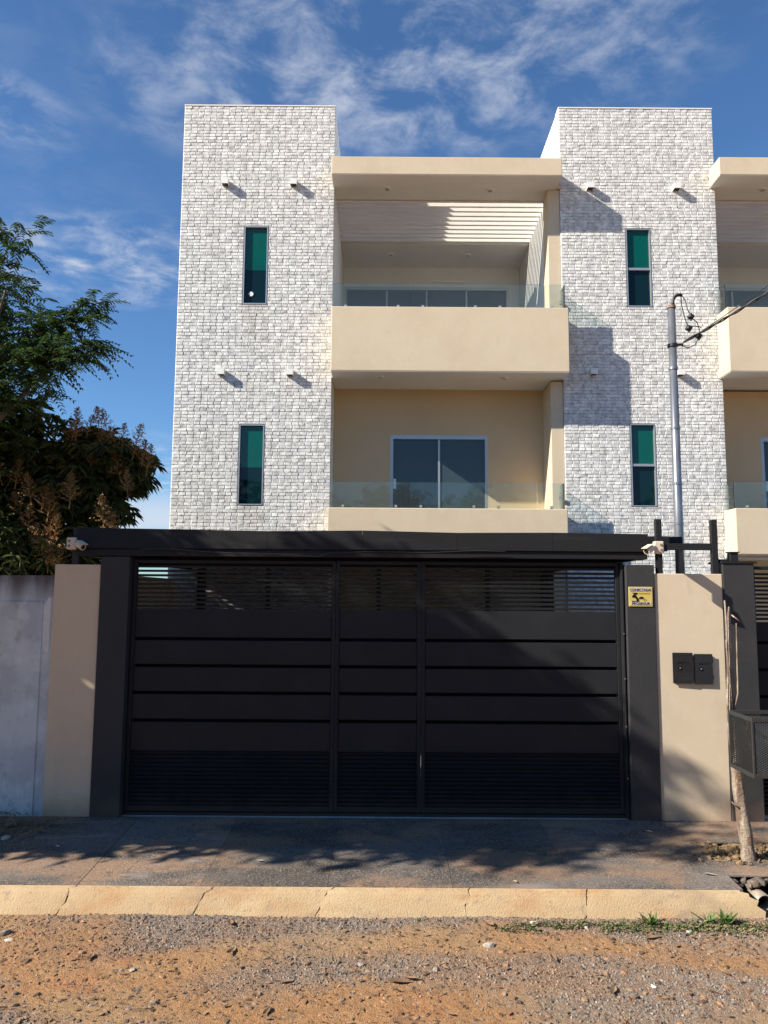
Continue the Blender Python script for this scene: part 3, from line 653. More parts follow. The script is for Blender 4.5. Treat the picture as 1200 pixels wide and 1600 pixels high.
# meter boxes on the wall
def meter(x0, x1, z0, z1, label, tilt, dk):
    r_ = thing('meter_box', label, 'meter box', ((x0 + x1) / 2, YW, z0), 'electricity meter boxes on the cream wall')
    b_ = MB(); b_.box(x0 + .006, x1 - .006, YW - .012, YW + .003, z0 + .006, z1 - .006); part('box_frame', b_, dk, r_)
    d = MB(); d.prism([(x0, YW - .016, z0), (x1, YW - .016 - tilt, z0), (x1, YW - .020 - tilt, z0), (x0, YW - .020, z0)], (0, 0, z1 - z0)); dd = part('door', d, dk, r_)
    hh = MB(); hx, hz = x0 + (x1 - x0) * .33, z0 + (z1 - z0) * .5; yy = YW - .021 - tilt * .33
    hh.tube([(hx, yy, hz), (hx, yy - .004, hz)], .0145, 16); part('lock', hh, 'ink_and_recess_black', dd)
    hh = MB(); hh.tube([(hx + .004, yy - .004, hz), (hx + .004, yy - .007, hz)], .006, 10); part('lock_pin', hh, 'alu', dd)
    for hz in (z0 + .06, z1 - .06):
        q = MB(); q.tube([(x1 + .004, YW - .012, hz - .018), (x1 + .004, YW - .012, hz + .018)], .006, 8); part('hinge', q, dk, r_)
    rl = MB()
    for k in range(5): rl.box(x0 + .035 + k * .022, x0 + .048 + k * .022, YW - .0235 - tilt * .5, YW - .0205 - tilt * .3, z1 - .088, z1 - .072)
    part('embossed_mark', rl, dk, dd)
meter(2.595, 2.772, 1.187, 1.458, 'left black meter box whose door hangs slightly open', .008, 'fascia')
meter(2.788, 2.950, 1.182, 1.448, 'right black meter box with its door shut flat', .003, 'black')

# sign
sg = thing('security_sign', 'yellow security sign with black emblem fixed near the top of the pillar', 'sign', (2.325, YW - .012, 1.86))
w = MB(); w.box(2.217, 2.434, YW - .018, YW - .0115, 1.866, 2.043); part('plate', w, 'sign', sg, .004)
ys_ = YW - .0205
w = MB(); w.box(2.232, 2.415, ys_, ys_ + .002, 2.003, 2.032); part('pale_band', w, 'sign_band', sg)
w = MB(); w.box(2.232, 2.420, ys_, ys_ + .002, 1.880, 1.909); part('pale_band', w, 'sign_band', sg)
def text(s, x, z, size, m, parent, y, wx=1.0):
    cu = bpy.data.curves.new('lettering', 'FONT'); cu.body = s; cu.size = size; cu.extrude = .0006; cu.align_x = 'CENTER'; cu.materials.append(M[m]); cu.offset = size * .012
    o = bpy.data.objects.new('lettering', cu); col.objects.link(o); dg = bpy.context.evaluated_depsgraph_get()
    me_ = bpy.data.meshes.new_from_object(o.evaluated_get(dg)); bpy.data.objects.remove(o)
    me_.transform(Matrix.Translation((x, y, z)) @ Matrix.Diagonal((wx, 1, 1, 1)) @ Matrix.Rotation(R(90), 4, 'X')); me_.name = 'lettering'
    if not me_.materials: me_.materials.append(M[m])
    return link('lettering', me_, None, parent)
text('CONECTADA', 2.322, 2.0075, .029, 'ink_and_recess_black', sg, ys_ - .001, 1.04)
text('PROSEGUR', 2.325, 1.884, .030, 'ink_and_recess_black', sg, ys_ - .001, 1.10)
e = MB()
def sp(pts): e.prism([(2.217 + .217 * u, ys_ - .0005, 1.866 + .177 * v) for u, v in pts][::-1], (0, .0025, 0))
sp([(.14, .70), (.36, .70), (.36, .66), (.31, .60), (.24, .60), (.20, .66)])
sp([(.13, .47), (.19, .62), (.28, .58), (.40, .40), (.42, .24), (.33, .24), (.32, .36), (.24, .46)])
sp([(.13, .24), (.36, .24), (.36, .28), (.13, .29)])
sp([(.42, .44), (.50, .50), (.58, .50), (.62, .42), (.56, .38), (.50, .41), (.44, .38)])
part('emblem', e, 'ink_and_recess_black', sg)
e = MB()
cx, cz = 2.217 + .217 * .66, 1.866 + .177 * .34; N = 20; n = 0
for r_ in (.013, .008):
    for k in range(N): th = 6.2832 * k / N; e.v.append((cx + r_ * math.cos(th), ys_ - .0005, cz + r_ * math.sin(th)))
e.f = [(k, (k + 1) % N, N + (k + 1) % N, N + k) for k in range(N)]
part('ring', e, 'sign_gold', sg)
e = MB(); e.box(2.217 + .217 * .42, 2.217 + .217 * .88, ys_ - .0004, ys_ + .002, 1.866 + .177 * .655, 1.866 + .177 * .69); part('gold_line', e, 'sign_gold', sg)

# ------------------------------------------------------------------ sliding gate
GY = 7.10
gt = thing('metal_gate', 'wide black metal driveway gate of boards and louvres under the canopy', 'gate', (0, GY, 0))
ZB, ZL, ZU, ZT = .075, .552, 1.815, 2.262
def leaf(x0, x1, grp, root):
    st = .034
    f = MB(); f.box(x0, x0 + st, GY - .022, GY + .03, .03, ZT); f.box(x1 - st, x1, GY - .022, GY + .03, .03, ZT)
    f.box(x0 + st, x1 - st, GY - .022, GY + .03, .03, ZB); f.box(x0 + st, x1 - st, GY - .022, GY + .03, ZT - .03, ZT)
    lf = part('gate_leaf', f, 'black', root, .003)
    a, c = x0 + st, x1 - st
    zs = [ZL, .818, 1.063, 1.303, 1.545, ZU]
    for i in range(5):
        m_ = MB(); z0, z1 = zs[i] + (.0 if i == 0 else .0145), zs[i + 1] - (.0145 if i < 4 else 0)
        m_.box(a + .002, c - .002, GY - .014, GY + .012, z0, z1); part('board', m_, 'black', lf, .003)
    m_ = MB(); m_.box(a, c, GY + .030, GY + .036, ZL, ZU); part('backing_sheet', m_, 'ink_and_recess_black', lf)  # near-black sheet puts the shade of the board grooves into its colour
    k = 0; z = ZB + .014
    pm = MB(); pm.box(0, c - a - .004, -.011, .011, -.0115, .0115); base_me = pm.mesh('louvre'); base_me.materials.append(M['black'])
    while z < ZL - .012:
        o = link('louvre', base_me, None, lf); o.location = (a + .002, GY + .004, z); o.rotation_euler = (R(32), 0, 0); z += .0372
    m_ = MB(); m_.box(a, c, GY + .022, GY + .027, ZB, ZL); part('lower_backing_sheet', m_, 'ink_and_recess_black', lf)
    z = ZU + .022; pm = MB(); pm.box(0, c - a - .004, -.010, .010, -.0095, .0095); bm2 = pm.mesh('louvre'); bm2.materials.append(M['black'])
    while z < ZT - .035:
        o = link('louvre', bm2, None, lf); o.location = (a + .002, GY + .004, z); o.rotation_euler = (R(12), 0, 0); z += .0405
    n_ = max(1, int((c - a) / .62)); 
    for q in range(1, n_ + 1):
        x = a + (c - a) * q / (n_ + 1); m_ = MB(); m_.box(x - .02, x + .02, GY + .032, GY + .07, ZU - .02, ZT); part('stiffener', m_, 'black', lf)
for a, c in ((-2.30, -.437), (-.433, .344), (.348, 2.165)): leaf(a, c, None, gt)
w = MB(); w.box(2.167, 2.197, GY - .05, GY + .05, 0.0, 2.262); w.box(2.172, 2.185, GY - .075, GY - .05, 0, 2.2)
part('guide_post', w, 'black', gt, .002)
w = MB()
for z in (.35, .8, 1.22, 1.62): w.tube([(2.178, GY - .083, z), (2.178, GY - .075, z)], .007, 8)
part('rivet', w, 'galv', gt)
w = MB(); w.box(-2.3, 2.16, GY + .045, GY + .075, ZT - .06, ZT - .005); part('top_rail', w, 'black', gt)
w = MB(); w.box(-2.3, 2.16, GY - .03, GY + .05, .0, .022); part('floor_track', w, 'black', gt)
w = MB(); w.box(-.412, -.407, GY - .026, GY - .021, .5, 2.2); part('seam_strip', w, 'black', gt)
lk = MB(); lk.tube([(-.455, GY - .024, 1.05), (-.455, GY - .028, 1.05)], .012, 12); part('lock', lk, 'black', gt)

# neighbour's gate at the right edge
ng = thing('metal_gate', 'neighbouring black gate with upper louvres at the right edge of the picture', 'gate', (5, GY, 0))
w = MB(); w.box(3.37, 3.41, GY - .022, GY + .03, .03, 2.24); w.box(3.41, 6.6, GY - .022, GY + .03, .03, .075); w.box(3.41, 6.6, GY - .022, GY + .03, 2.21, 2.24); w.box(6.6, 6.64, GY - .022, GY + .03, .03, 2.24); part('gate_frame', w, 'black', ng, .003)
zs = [.552, .818, 1.063, 1.303, 1.545, 1.735]
for i in range(5):
    m_ = MB(); m_.box(3.412, 6.598, GY - .010, GY + .012, zs[i] + .013, zs[i + 1] - .013); part('board', m_, 'black', ng, .003)
m_ = MB(); m_.box(3.41, 6.6, GY + .016, GY + .022, .08, 1.73); part('backing_sheet', m_, 'ink_and_recess_black', ng)  # near-black again, groove shade put into the sheet's colour
pm = MB(); pm.box(0, 3.186, -.011, .011, -.0105, .0105); bm3 = pm.mesh('louvre'); bm3.materials.append(M['black'])
for k in range(12): o = link('louvre', bm3, None, ng); o.location = (3.412, GY + .004, .09 + k * .0372)
for k in range(12): o = link('louvre', bm3, None, ng); o.location = (3.412, GY + .004, 1.76 + k * .0372)

# ------------------------------------------------------------------ canopy over the gate
cn = thing('gate_canopy', 'flat black sheet metal canopy running over the gate and back to the building', 'canopy', (-.2, 8.5, 2.3))
w = MB()
NS = 6; xl_, xr_ = -2.79, 2.40
for i in range(NS):
    a = xl_ + (xr_ - xl_) * i / NS; c = xl_ + (xr_ - xl_) * (i + 1) / NS; t_ = [.022, .012, .0, .012, -.004, .004, -.004][i:i + 2]
    m_ = MB(); m_.prism([(a + .001, YW - .03, 2.362), (c - .001, YW - .03, 2.362), (c - .001, YW - .03 + t_[1] * .6, 2.525 + t_[1]), (a + .001, YW - .03 + t_[0] * .6, 2.525 + t_[0])], (0, .03, 0)); part('fascia_sheet', m_, 'fascia', cn)
m_ = MB(); m_.box(xl_, xr_, YW - .012, YW + .05, 2.292, 2.352); part('lower_fascia', m_, 'fascia', cn, .003)
m_ = MB(); m_.box(xl_ + .01, xr_ - .004, YW + .004, 10.98, 2.353, 2.50); part('roof_deck', m_, 'black_matt', cn)  # deck lengthened back to the tower to keep sun off its foot
m_ = MB(); m_.box(xl_ + .01, xl_ + .06, YW + .052, 10.98, 2.293, 2.352); m_.box(xr_ - .06, xr_ - .004, YW + .052, 10.98, 2.293, 2.352); part('side_beam', m_, 'black', cn)
for k in range(4): m_ = MB(); y = 7.8 + k * .75; m_.box(xl_ + .062, xr_ - .062, y, y + .05, 2.30, 2.352); part('cross_beam', m_, 'black', cn)
m_ = MB(); m_.box(xr_ - .002, 2.775, YW + .12, YW + .34, 2.435, 2.512); part('gutter_end', m_, 'black', cn)
for x in (-2.5, 2.2):
    m_ = MB(); m_.box(x - .04, x + .04, 10.5, 10.58, 0, 2.29); part('rear_post', m_, 'black', cn)
cb = MB(); pts = []
for k in range(40):
    u = k / 39; x = -2.2 + u * 3.3; pts.append((x, YW - .042 - .004 * math.sin(u * 9), 2.352 - .05 * math.sin(u * 3.14) ** 2 * (1 if u < .5 else .35) + .006 * math.sin(u * 22)))
cb.tube(pts, .005, 6); tag(part('cable', cb, 'cable', None), 'thin black cable sagging along the canopy front', 'cable')

# service frame on the wall to the right, post on the left
sf = thing('cable_stand', 'black metal stand of two posts and a crossbar on the right wall top', 'stand', (2.77, YW, 2.16))
w = MB(); w.box(2.492, 2.545, YW + .01, YW + .06, 2.166, 2.662); part('post', w, 'black', sf, .002)
w = MB(); w.box(3.000, 3.055, YW + .01, YW + .06, 2.166, 2.662); part('post', w, 'black', sf, .002)
w = MB(); w.box(2.546, 2.999, YW + .014, YW + .056, 2.382, 2.442); part('crossbar', w, 'black', sf, .002)
w = MB(); w.box(3.057, 3.14, YW + .014, YW + .056, 2.265, 2.30); w.box(3.057, 3.075, YW + .014, YW + .056, 2.18, 2.30); part('bracket', w, 'black', sf)
w = MB(); w.box(-2.842, -2.785, YW + .01, YW + .06, 2.213, 2.548); tag(part('post', w, 'black_matt', None, .002), 'short dark post on the left cream pier holding a camera', 'post')
def camera_thing(x, z, side, label, out=.0):
    y = YW - .03 - out; r_ = thing('security_camera', label, 'camera', (x, y, z), 'security cameras beside the canopy')
    b_ = MB(); b_.box(x - .042, x + .042, y - .02, y + .038, z - .055, z + .055); jb = part('junction_box', b_, 'cam', r_, .010)
    for s_ in (-.022, .022):
        c = MB(); c.tube([(x + .018 * -side * -1, y - .02, z + s_), (x + .018, y - .024, z + s_)] if False else [(x + .016 * side, y - .019, z + s_), (x + .016 * side, y - .025, z + s_)], .011, 14); part('screw_cover', c, 'rust', jb)
    a = Vector((x - .04 * side, y - .01, z)); b2 = Vector((x - .085 * side, y - .05, z - .012)); c2 = Vector((x - .10 * side, y - .06, z - .018))
    m_ = MB(); m_.tube([a, a * .5 + b2 * .5 + Vector((0, 0, .006)), b2], [.020, .014, .013], 12); part('arm', m_, 'cam', r_, smooth=True)
    d = Vector((-side * .75, -.52, -.38)).normalized(); m_ = MB(); s0 = b2 - d * .015
    m_.tube([s0, s0 + d * .008, s0 + d * .085], [.018, .030, .030], 18); bo = part('body', m_, 'cam', r_)
    m_ = MB(); m_.tube([s0 + d * .086, s0 + d * .089], .021, 18); part('lens', m_, 'dark', bo)
    m_ = MB(); v_ = d.cross(Vector((0, 0, 1))).normalized(); u_ = v_.cross(d).normalized()
    q = s0 + u_ * .032; m_.prism([q - v_ * .030, q + v_ * .030, q + v_ * .030 + d * .105, q - v_ * .030 + d * .105], u_ * .004); part('sun_hood', m_, 'cam', bo)
w = MB(); w.box(2.455, 2.50, YW - .235, YW + .009, 2.355, 2.44); w.box(2.455, 2.545, YW + .0, YW + .009, 2.35, 2.445); part('bracket', w, 'black', sf)  # forward arm added to cast the slanting shadow strip on the cream wall
camera_thing(2.415, 2.385, 1, 'cream camera on the right post pointing down to the left', .23)
camera_thing(-2.835, 2.40, -1, 'cream camera in shade on the left post pointing right')

# service pole
sp_ = thing('service_pole', 'grey galvanised pipe pole with bent cable hood rising behind the wall', 'pole', (2.85, 7.4, 0))
w = MB(); w.tube([(2.853, 7.4, 0), (2.853, 7.4, 2.6), (2.853, 7.4, 4.82)], [.046, .043, .037], 20); part('pipe', w, 'galv', sp_, smooth=True)
for z in (4.83, 4.2, 3.60, 3.05, 2.66):
    w = MB(); w.tube([(2.853, 7.4, z - .012), (2.853, 7.4, z + .012)], .046 if z < 4.8 else .045, 20); part('collar', w, 'rust' if z > 4.5 else 'galv', sp_)
w = MB(); pts = [(2.853 + .02, 7.4, 4.82)] + [(2.873 + .07 * (1 - math.cos(u)), 7.4, 4.88 + .08 * math.sin(u)) for u in [k * .22 for k in range(8)]] + [(2.965, 7.4, 4.955)]
w.tube(pts, .015, 12); part('cable_hood', w, 'dark', sp_, smooth=True)
w = MB(); w.tube([(2.853, 7.4, 4.42), (2.853, 7.4, 4.45)], .05, 16); w.tube([(2.80, 7.38, 4.435), (2.94, 7.36, 4.435)], .014, 8); part('clamp', w, 'dark', sp_)
for (x, z) in ((3.03, 4.72), (3.005, 4.60), (3.10, 4.52)):
    w = MB(); w.tube([(x - .03, 7.36, z - .01), (x - .01, 7.36, z), (x + .01, 7.36, z), (x + .03, 7.36, z + .012)], [.014, .028, .028, .013], 12); w.tube([(x, 7.36, z - .04), (x, 7.36, z + .03)], .012, 8); part('insulator', w, 'dark', sp_)
def cablepath(a, b_, sag, n=24): return [Vector(a).lerp(Vector(b_), k / (n - 1)) - Vector((0, 0, sag * 4 * (k / (n - 1)) * (1 - k / (n - 1)))) for k in range(n)]
def cable(paths, rad, label):
    c = MB()
    for p_2 in paths: c.tube(p_2, rad, 6)
    return tag(part('power_cable', c, 'cable', None), label, 'cable', 'power cables at the service pole')
endp = (5.6, 6.4, 6.25)
main = cablepath((2.95, 7.36, 4.46), endp, .10, 150)
tw1 = [p + Vector((0, .010 * math.cos(i * .42), .010 * math.sin(i * .42))) for i, p in enumerate(main)]
tw2 = [p - Vector((0, .010 * math.cos(i * .42), .010 * math.sin(i * .42))) for i, p in enumerate(main)]
cable([tw1, tw2], .0085, 'thick twisted black cable climbing to the upper right')
cable([cablepath((2.93, 7.37, 4.44), (5.6, 6.5, 6.42), .07, 40)], .0045, 'thin black wire just above the twisted cable')
cable([[(2.965, 7.4, 4.95), (2.99, 7.39, 4.90), (3.005, 7.38, 4.81), (3.03, 7.36, 4.73)], [(2.955, 7.4, 4.94), (2.95, 7.38, 4.84), (2.975, 7.37, 4.70), (3.0, 7.36, 4.61)], [(2.90, 7.37, 4.44), (2.99, 7.36, 4.40), (3.06, 7.36, 4.43), (3.10, 7.36, 4.51)], [(3.03, 7.36, 4.71), (3.09, 7.36, 4.66), (3.11, 7.36, 4.58), (3.10, 7.36, 4.52)], [(3.0, 7.36, 4.6), (3.05, 7.35, 4.62), (3.12, 7.33, 4.60)]], .005, 'loose loops of thin wire under the bent pipe hood')

# ------------------------------------------------------------------ thin pale trunk, litter basket
tk = thing('sapling', 'thin pale crooked trunk with peeling bark behind the mesh basket', 'tree', (2.8, 6.17, -.04))
w = MB()
pts = [(2.835, 6.17, -.09), (2.815, 6.17, .10), (2.79, 6.17, .30), (2.772, 6.17, .50), (2.765, 6.17, .70), (2.757, 6.17, .92), (2.752, 6.18, 1.15), (2.748, 6.18, 1.40), (2.75, 6.18, 1.62), (2.758, 6.18, 1.80), (2.765, 6.18, 1.90)]
rd = [.060, .050, .045, .043, .043, .036, .030, .024, .018, .012, .007]
pp = [];  rp = []
for i in range(len(pts) - 1):
    for k in range(5):
        u = k / 5; p = Vector(pts[i]).lerp(Vector(pts[i + 1]), u); p.x += .004 * noise.noise(p * 7); pp.append(p); rp.append((rd[i] + (rd[i + 1] - rd[i]) * u) * (1 + .14 * noise.noise(p * 11)))
w.tube(pp, rp, 14)
part('trunk', w, 'bark_pale', tk, smooth=True)
for pl, r0 in (([(2.755, 6.16, .62), (2.712, 6.14, .82), (2.70, 6.14, 1.1), (2.716, 6.14, 1.4), (2.722, 6.15, 1.75), (2.715, 6.15, 1.93)], .014), ([(2.74, 6.16, 1.0), (2.79, 6.15, 1.2), (2.80, 6.15, 1.75)], .009), ([(2.745, 6.15, 1.05), (2.72, 6.13, 1.4), (2.70, 6.13, 1.62)], .007), ([(2.765, 6.15, .33), (2.72, 6.12, .36), (2.69, 6.11, .39)], .007), ([(2.765, 6.17, 1.82), (2.80, 6.15, 1.79), (2.83, 6.14, 1.76)], .006)):
    w = MB(); w.tube(pl, [r0 * (1 - .55 * k / (len(pl) - 1)) for k in range(len(pl))], 8); part('branch', w, 'bark_pale', tk, smooth=True)

bk = thing('mesh_basket', 'grey expanded metal litter basket on a stand at the right edge', 'basket', (3.1, 5.8, .1))
X0, X1, Y0, Y1, Z0, Z1 = 2.63, 3.60, 5.60, 5.98, .68, 1.10
w = MB(); e_ = .014
for z in (Z0, Z1 - .028):
    for (a, b_, c, d) in ((X0, X1, Y0, Y0 + e_), (X0, X1, Y1 - e_, Y1), (X0, X0 + e_, Y0 + e_, Y1 - e_), (X1 - e_, X1, Y0 + e_, Y1 - e_)): w.box(a, b_, c, d, z, z + .028)
for x in (X0, X1 - e_):
    for y in (Y0, Y1 - e_): w.box(x, x + e_, y, y + e_, Z0 + .028, Z1 - .028)
part('rim', w, 'mesh_metal', bk, .002)
def exp_mesh(u0, u1, v0, v1, f):                             # diamonds of thin strands
    mb = MB(); du, dv = .032, .016; nu, nv = int((u1 - u0) / du), int((v1 - v0) / dv)
    def strand(p, q):
        a, b_ = Vector(f(*p)), Vector(f(*q)); d = (b_ - a).normalized(); nrm = (Vector(f(0, 0)) - Vector(f(1, 0))).cross(Vector(f(0, 0)) - Vector(f(0, 1))).normalized(); s_ = d.cross(nrm) * .0034; h = nrm * .002
        n = len(mb.v); mb.v += [tuple(a - s_ - h), tuple(a + s_ + h), tuple(b_ + s_ + h), tuple(b_ - s_ - h)]; mb.f.append((n, n + 1, n + 2, n + 3))
    for i in range(nu):
        for j in range(nv):
            u, v = u0 + i * du, v0 + j * dv
            strand((u, v), (u + du / 2, v + dv / 2)); strand((u + du / 2, v + dv / 2), (u + du, v)); strand((u, v + dv), (u + du / 2, v + dv / 2)); strand((u + du / 2, v + dv / 2), (u + du, v + dv))
    return mb
part('side_mesh', exp_mesh(Y0 + .01, Y1 - .01, Z0 + .02, Z1 - .02, lambda u, v: (X0 + .006, u, v)), 'mesh_metal', bk)
part('side_mesh', exp_mesh(X0 + .01, X1 - .01, Z0 + .02, Z1 - .02, lambda u, v: (u, Y0 + .006, v)), 'mesh_metal', bk)
part('side_mesh', exp_mesh(X0 + .01, X1 - .01, Z0 + .02, Z1 - .02, lambda u, v: (u, Y1 - .006, v)), 'mesh_metal', bk)
part('side_mesh', exp_mesh(Y0 + .01, Y1 - .01, Z0 + .02, Z1 - .02, lambda u, v: (X1 - .006, u, v)), 'mesh_metal', bk)
part('bottom_mesh', exp_mesh(X0 + .01, X1 - .01, Y0 + .01, Y1 - .01, lambda u, v: (u, v, Z0 + .008)), 'mesh_metal', bk)
w = MB(); w.box(3.42, 3.47, 5.77, 5.82, -.12, Z0); part('stand', w, 'mesh_metal', bk)

# ------------------------------------------------------------------ stones, leaves, weeds one can pick out
spots = [(1.62, 5.33, .03, 'cream pebble against the foot of the kerb'), (.93, 5.33, .028, 'pale rounded stone by the kerb above the weeds')]
rr = random.Random(21)
def stone(x, y, s, label, m='stone'):
    mb = MB(); rock(mb, (0, 0, 0), (s, s * rr.uniform(.6, .9), s * rr.uniform(.35, .6)), rr); z, q = road(x, y)
    o = part('stone', mb, m, None); o.location = (x, y, z + s * .15); tag(o, label, 'stone', 'loose stones on the dirt road'); return o
def near(x, y): return 'left' if x < -1 else ('right' if x > 1 else 'middle')
for x, y, s, l in [(-2.42, 5.20, .045, 'largest pale stone at the left foot of the kerb'), (-2.35, 5.12, .03, 'small whitish stone beside the largest one on the left'), (-2.0, 4.12, .05, 'flat pale slab of stone at the lower left road corner'), (1.02, 5.40, .032, 'cream lump of stone touching the kerb foot near the weeds'), (1.36, 5.36, .024, 'whitish round pebble among the weeds by the kerb'), (.68, 5.10, .04, 'greyish broken stone on the gravel right of centre'), (-.12, 4.85, .028, 'brown stone between gravel and orange dirt near the centre'), (.32, 4.78, .03, 'dark clod of stone on orange dirt just right of centre'), (-1.45, 4.75, .024, 'grey pebble on the left orange dirt patch'), (1.55, 4.62, .022, 'tiny white chip on the red dirt at the right'), (2.02, 5.31, .026, 'white crumpled chip between the two green weeds')]:
    stone(x, y, s, l, 'litter' if 'whit' in l or 'cream' in l else 'stone')
def dry_leaf(x, y, s, label, z=None, m='dryleaf'):
    mb = MB(); N = 6; a = rr.uniform(0, 6.28); r_ = random.Random(int(x * 1000)); cu = r_.uniform(.15, .5)
    for k in range(N + 1):
        u = k / N; wd = s * .32 * math.sin(math.pi * min(1, u * .96 + .03)) + .001
        for sd in (-1, 0, 1): mb.v.append((s * (u - .5) * 2, sd * wd, s * cu * (u - .5) ** 2 * 2 + abs(sd) * wd * .5))
    for k in range(N):
        for q in range(2): n = k * 3 + q; mb.f.append((n, n + 1, n + 4, n + 3))
    o = part('dry_leaf', mb, m, None); o.rotation_euler = (r_.uniform(-.2, .2), r_.uniform(-.2, .2), a); o.location = (x, y, (road(x, y)[0] if z is None else z) + .006)
    tag(o, label, 'leaf', 'fallen dry leaves')
for x, y, s, l in [(-1.0, 5.38, .06, 'dark curled dry leaf standing against the kerb foot'), (.10, 4.62, .075, 'pale curled dry leaf on orange dirt near the centre'), (.17, 4.66, .05, 'dark curled dry leaf touching the pale one near the centre'), (-.55, 4.62, .05, 'brown dry leaf left of the picture centre on dirt'), (1.05, 4.92, .05, 'dark dry leaf on the gravel right of centre'), (1.3, 4.55, .055, 'dark twisted leaf on tan dirt at the lower right'), (-.92, 4.98, .06, 'dark dry leaf at the lower edge of the gravel band left of centre'), (-1.75, 4.9, .05, 'pale dry leaf on the left dirt patch'), (-.6, 4.3, .04, 'small dark leaf near the bottom edge left of centre'), (.72, 5.40, .07, 'tan dry leaf lying under the kerb right of centre'), (1.75, 5.22, .06, 'pale dry leaf beside the trailing weeds'), (.35, 4.3, .05, 'dark leaf near the bottom edge right of centre'), (2.0, 4.75, .05, 'brown leaf on the red dirt patch at the right')]:
    dry_leaf(x, y, s, l)
for x, y, s, l in [(-2.55, 6.3, .03, 'pale yellow leaf on the shaded pavement at the left'), (.95, 5.72, .03, 'pale leaf on the pavement edge right of centre'), (2.40, 5.86, .05, 'white scrap of paper on the pavement by the tree pit'), (-.92, 6.05, .035, 'pale scrap on the sunlit pavement left of centre'), (2.25, 6.72, .03, 'white scrap on the pavement below the cream wall')]:
    dry_leaf(x, y, s, l, pave_z(y), 'litter')
# weeds
def weed(x, y, s, n, label, m='grass'):
    mb = MB(); r_ = random.Random(int(x * 777))
    z0 = road(x, y)[0]
    for k in range(n):
        a = r_.uniform(0, 6.28); ln = s * r_.uniform(.5, 1.1); lean = r_.uniform(.3, 1.1); wd = ln * r_.uniform(.07, .12); bx, by = x + r_.uniform(-.3, .3) * s, y + r_.uniform(-.2, .2) * s; prev = None
        for q in range(5):
            u = q / 4; rr_ = ln * u * lean; h = ln * (u - .45 * lean * u * u); ww = wd * (1 - u) ** .6 * (.6 + u) + .0005
            p = (bx + rr_ * math.cos(a), by + rr_ * math.sin(a), z0 + h); e0 = (p[0] - ww * math.sin(a), p[1] + ww * math.cos(a), p[2]); e1 = (p[0] + ww * math.sin(a), p[1] - ww * math.cos(a), p[2])
            mb.v += [e0, e1]
            if q: i0 = len(mb.v) - 4; mb.f.append((i0, i0 + 1, i0 + 3, i0 + 2))
    return tag(part('weed', mb, m, None, label=label), label, 'weed', 'green weeds along the kerb foot')
weed(1.80, 5.40, .10, 26, 'upright green weed tuft left of the white chip by the kerb')
weed(2.30, 5.40, .12, 26, 'broad green weed tuft nearest the broken kerb end')
weed(2.20, 5.44, .09, 12, 'sparse star shaped weed against the kerb right end')
weed(.02 + 2.62, 5.36, .08, 14, 'yellowish weed tuft in front of the drain pipe')
weed(-.02 + .28, 5.43, .04, 12, 'tiny weed sprout at the kerb foot near the centre')
mb = MB(); r_ = random.Random(31)
for k in range(2600):
    x = .45 + 2.1 * (k / 2600) ** .8 + r_.uniform(-.15, .15); y = 5.36 + r_.gauss(0, .045); 
    d = noise.noise(Vector((x * 4, y * 6, 2))) + .25 * (x - 1)
    if d < -.1 or y > 5.46: continue
    z = road(x, y)[0]; a = r_.uniform(0, 6.28); s = r_.uniform(.006, .02); h = r_.uniform(.0, .02); n = len(mb.v)
    mb.v += [(x - s * math.cos(a), y - s * math.sin(a), z + .002), (x + .3 * s * math.sin(a), y - .3 * s * math.cos(a), z + .004 + h * .7), (x + s * math.cos(a), y + s * math.sin(a), z + .003 + h), (x - .3 * s * math.sin(a), y + .3 * s * math.cos(a), z + .006 + h)]; mb.f.append((n, n + 1, n + 2, n + 3))
o = mb.build('ground_cover', 'dryweed'); o.data.materials.append(M['grass']); 
for i, p in enumerate(o.data.polygons): p.material_index = 1 if (i * 7919) % 3 == 0 else 0
tag(o, 'low trailing weeds and dry grass along the kerb foot', 'weeds', kind='stuff')
# small scrap of greenery and stones by the left wall
mb = MB(); r_ = random.Random(41)
for k in range(700):
    x = -3.3 + r_.gauss(0, .25); y = 6.72 + r_.gauss(0, .14); s = r_.uniform(.01, .035); a = r_.uniform(0, 6.28); h = r_.uniform(0, .11) * max(0, 1 - abs(x + 3.3) / .5); z = pave_z(y) + .003; n = len(mb.v)
    mb.v += [(x - s * math.cos(a), y - s * math.sin(a), z + h), (x + .35 * s * math.sin(a), y - .35 * s * math.cos(a), z + h + .006), (x + s * math.cos(a), y + s * math.sin(a), z + h + s * .5), (x - .35 * s * math.sin(a), y + .35 * s * math.cos(a), z + h + .008)]; mb.f.append((n, n + 1, n + 2, n + 3))
o = tag(mb.build('brush_pile', 'dryweed'), 'low tangle of weeds and dry brush at the foot of the grey wall', 'brush', kind='stuff')
rb2 = thing('rubble_heap', 'small pile of stones and plaster bits at the foot of the grey wall', 'rubble', (-3.4, 6.7, 0))
for k in range(16):
    mb = MB(); x, y = rr.uniform(-3.75, -2.95), rr.uniform(6.45, 6.9); s = rr.uniform(.02, .06); rock(mb, (x, y, pave_z(y) + s * .2), (s, s * .8, s * .5), rr); part('rubble_stone', mb, 'stone', rb2)

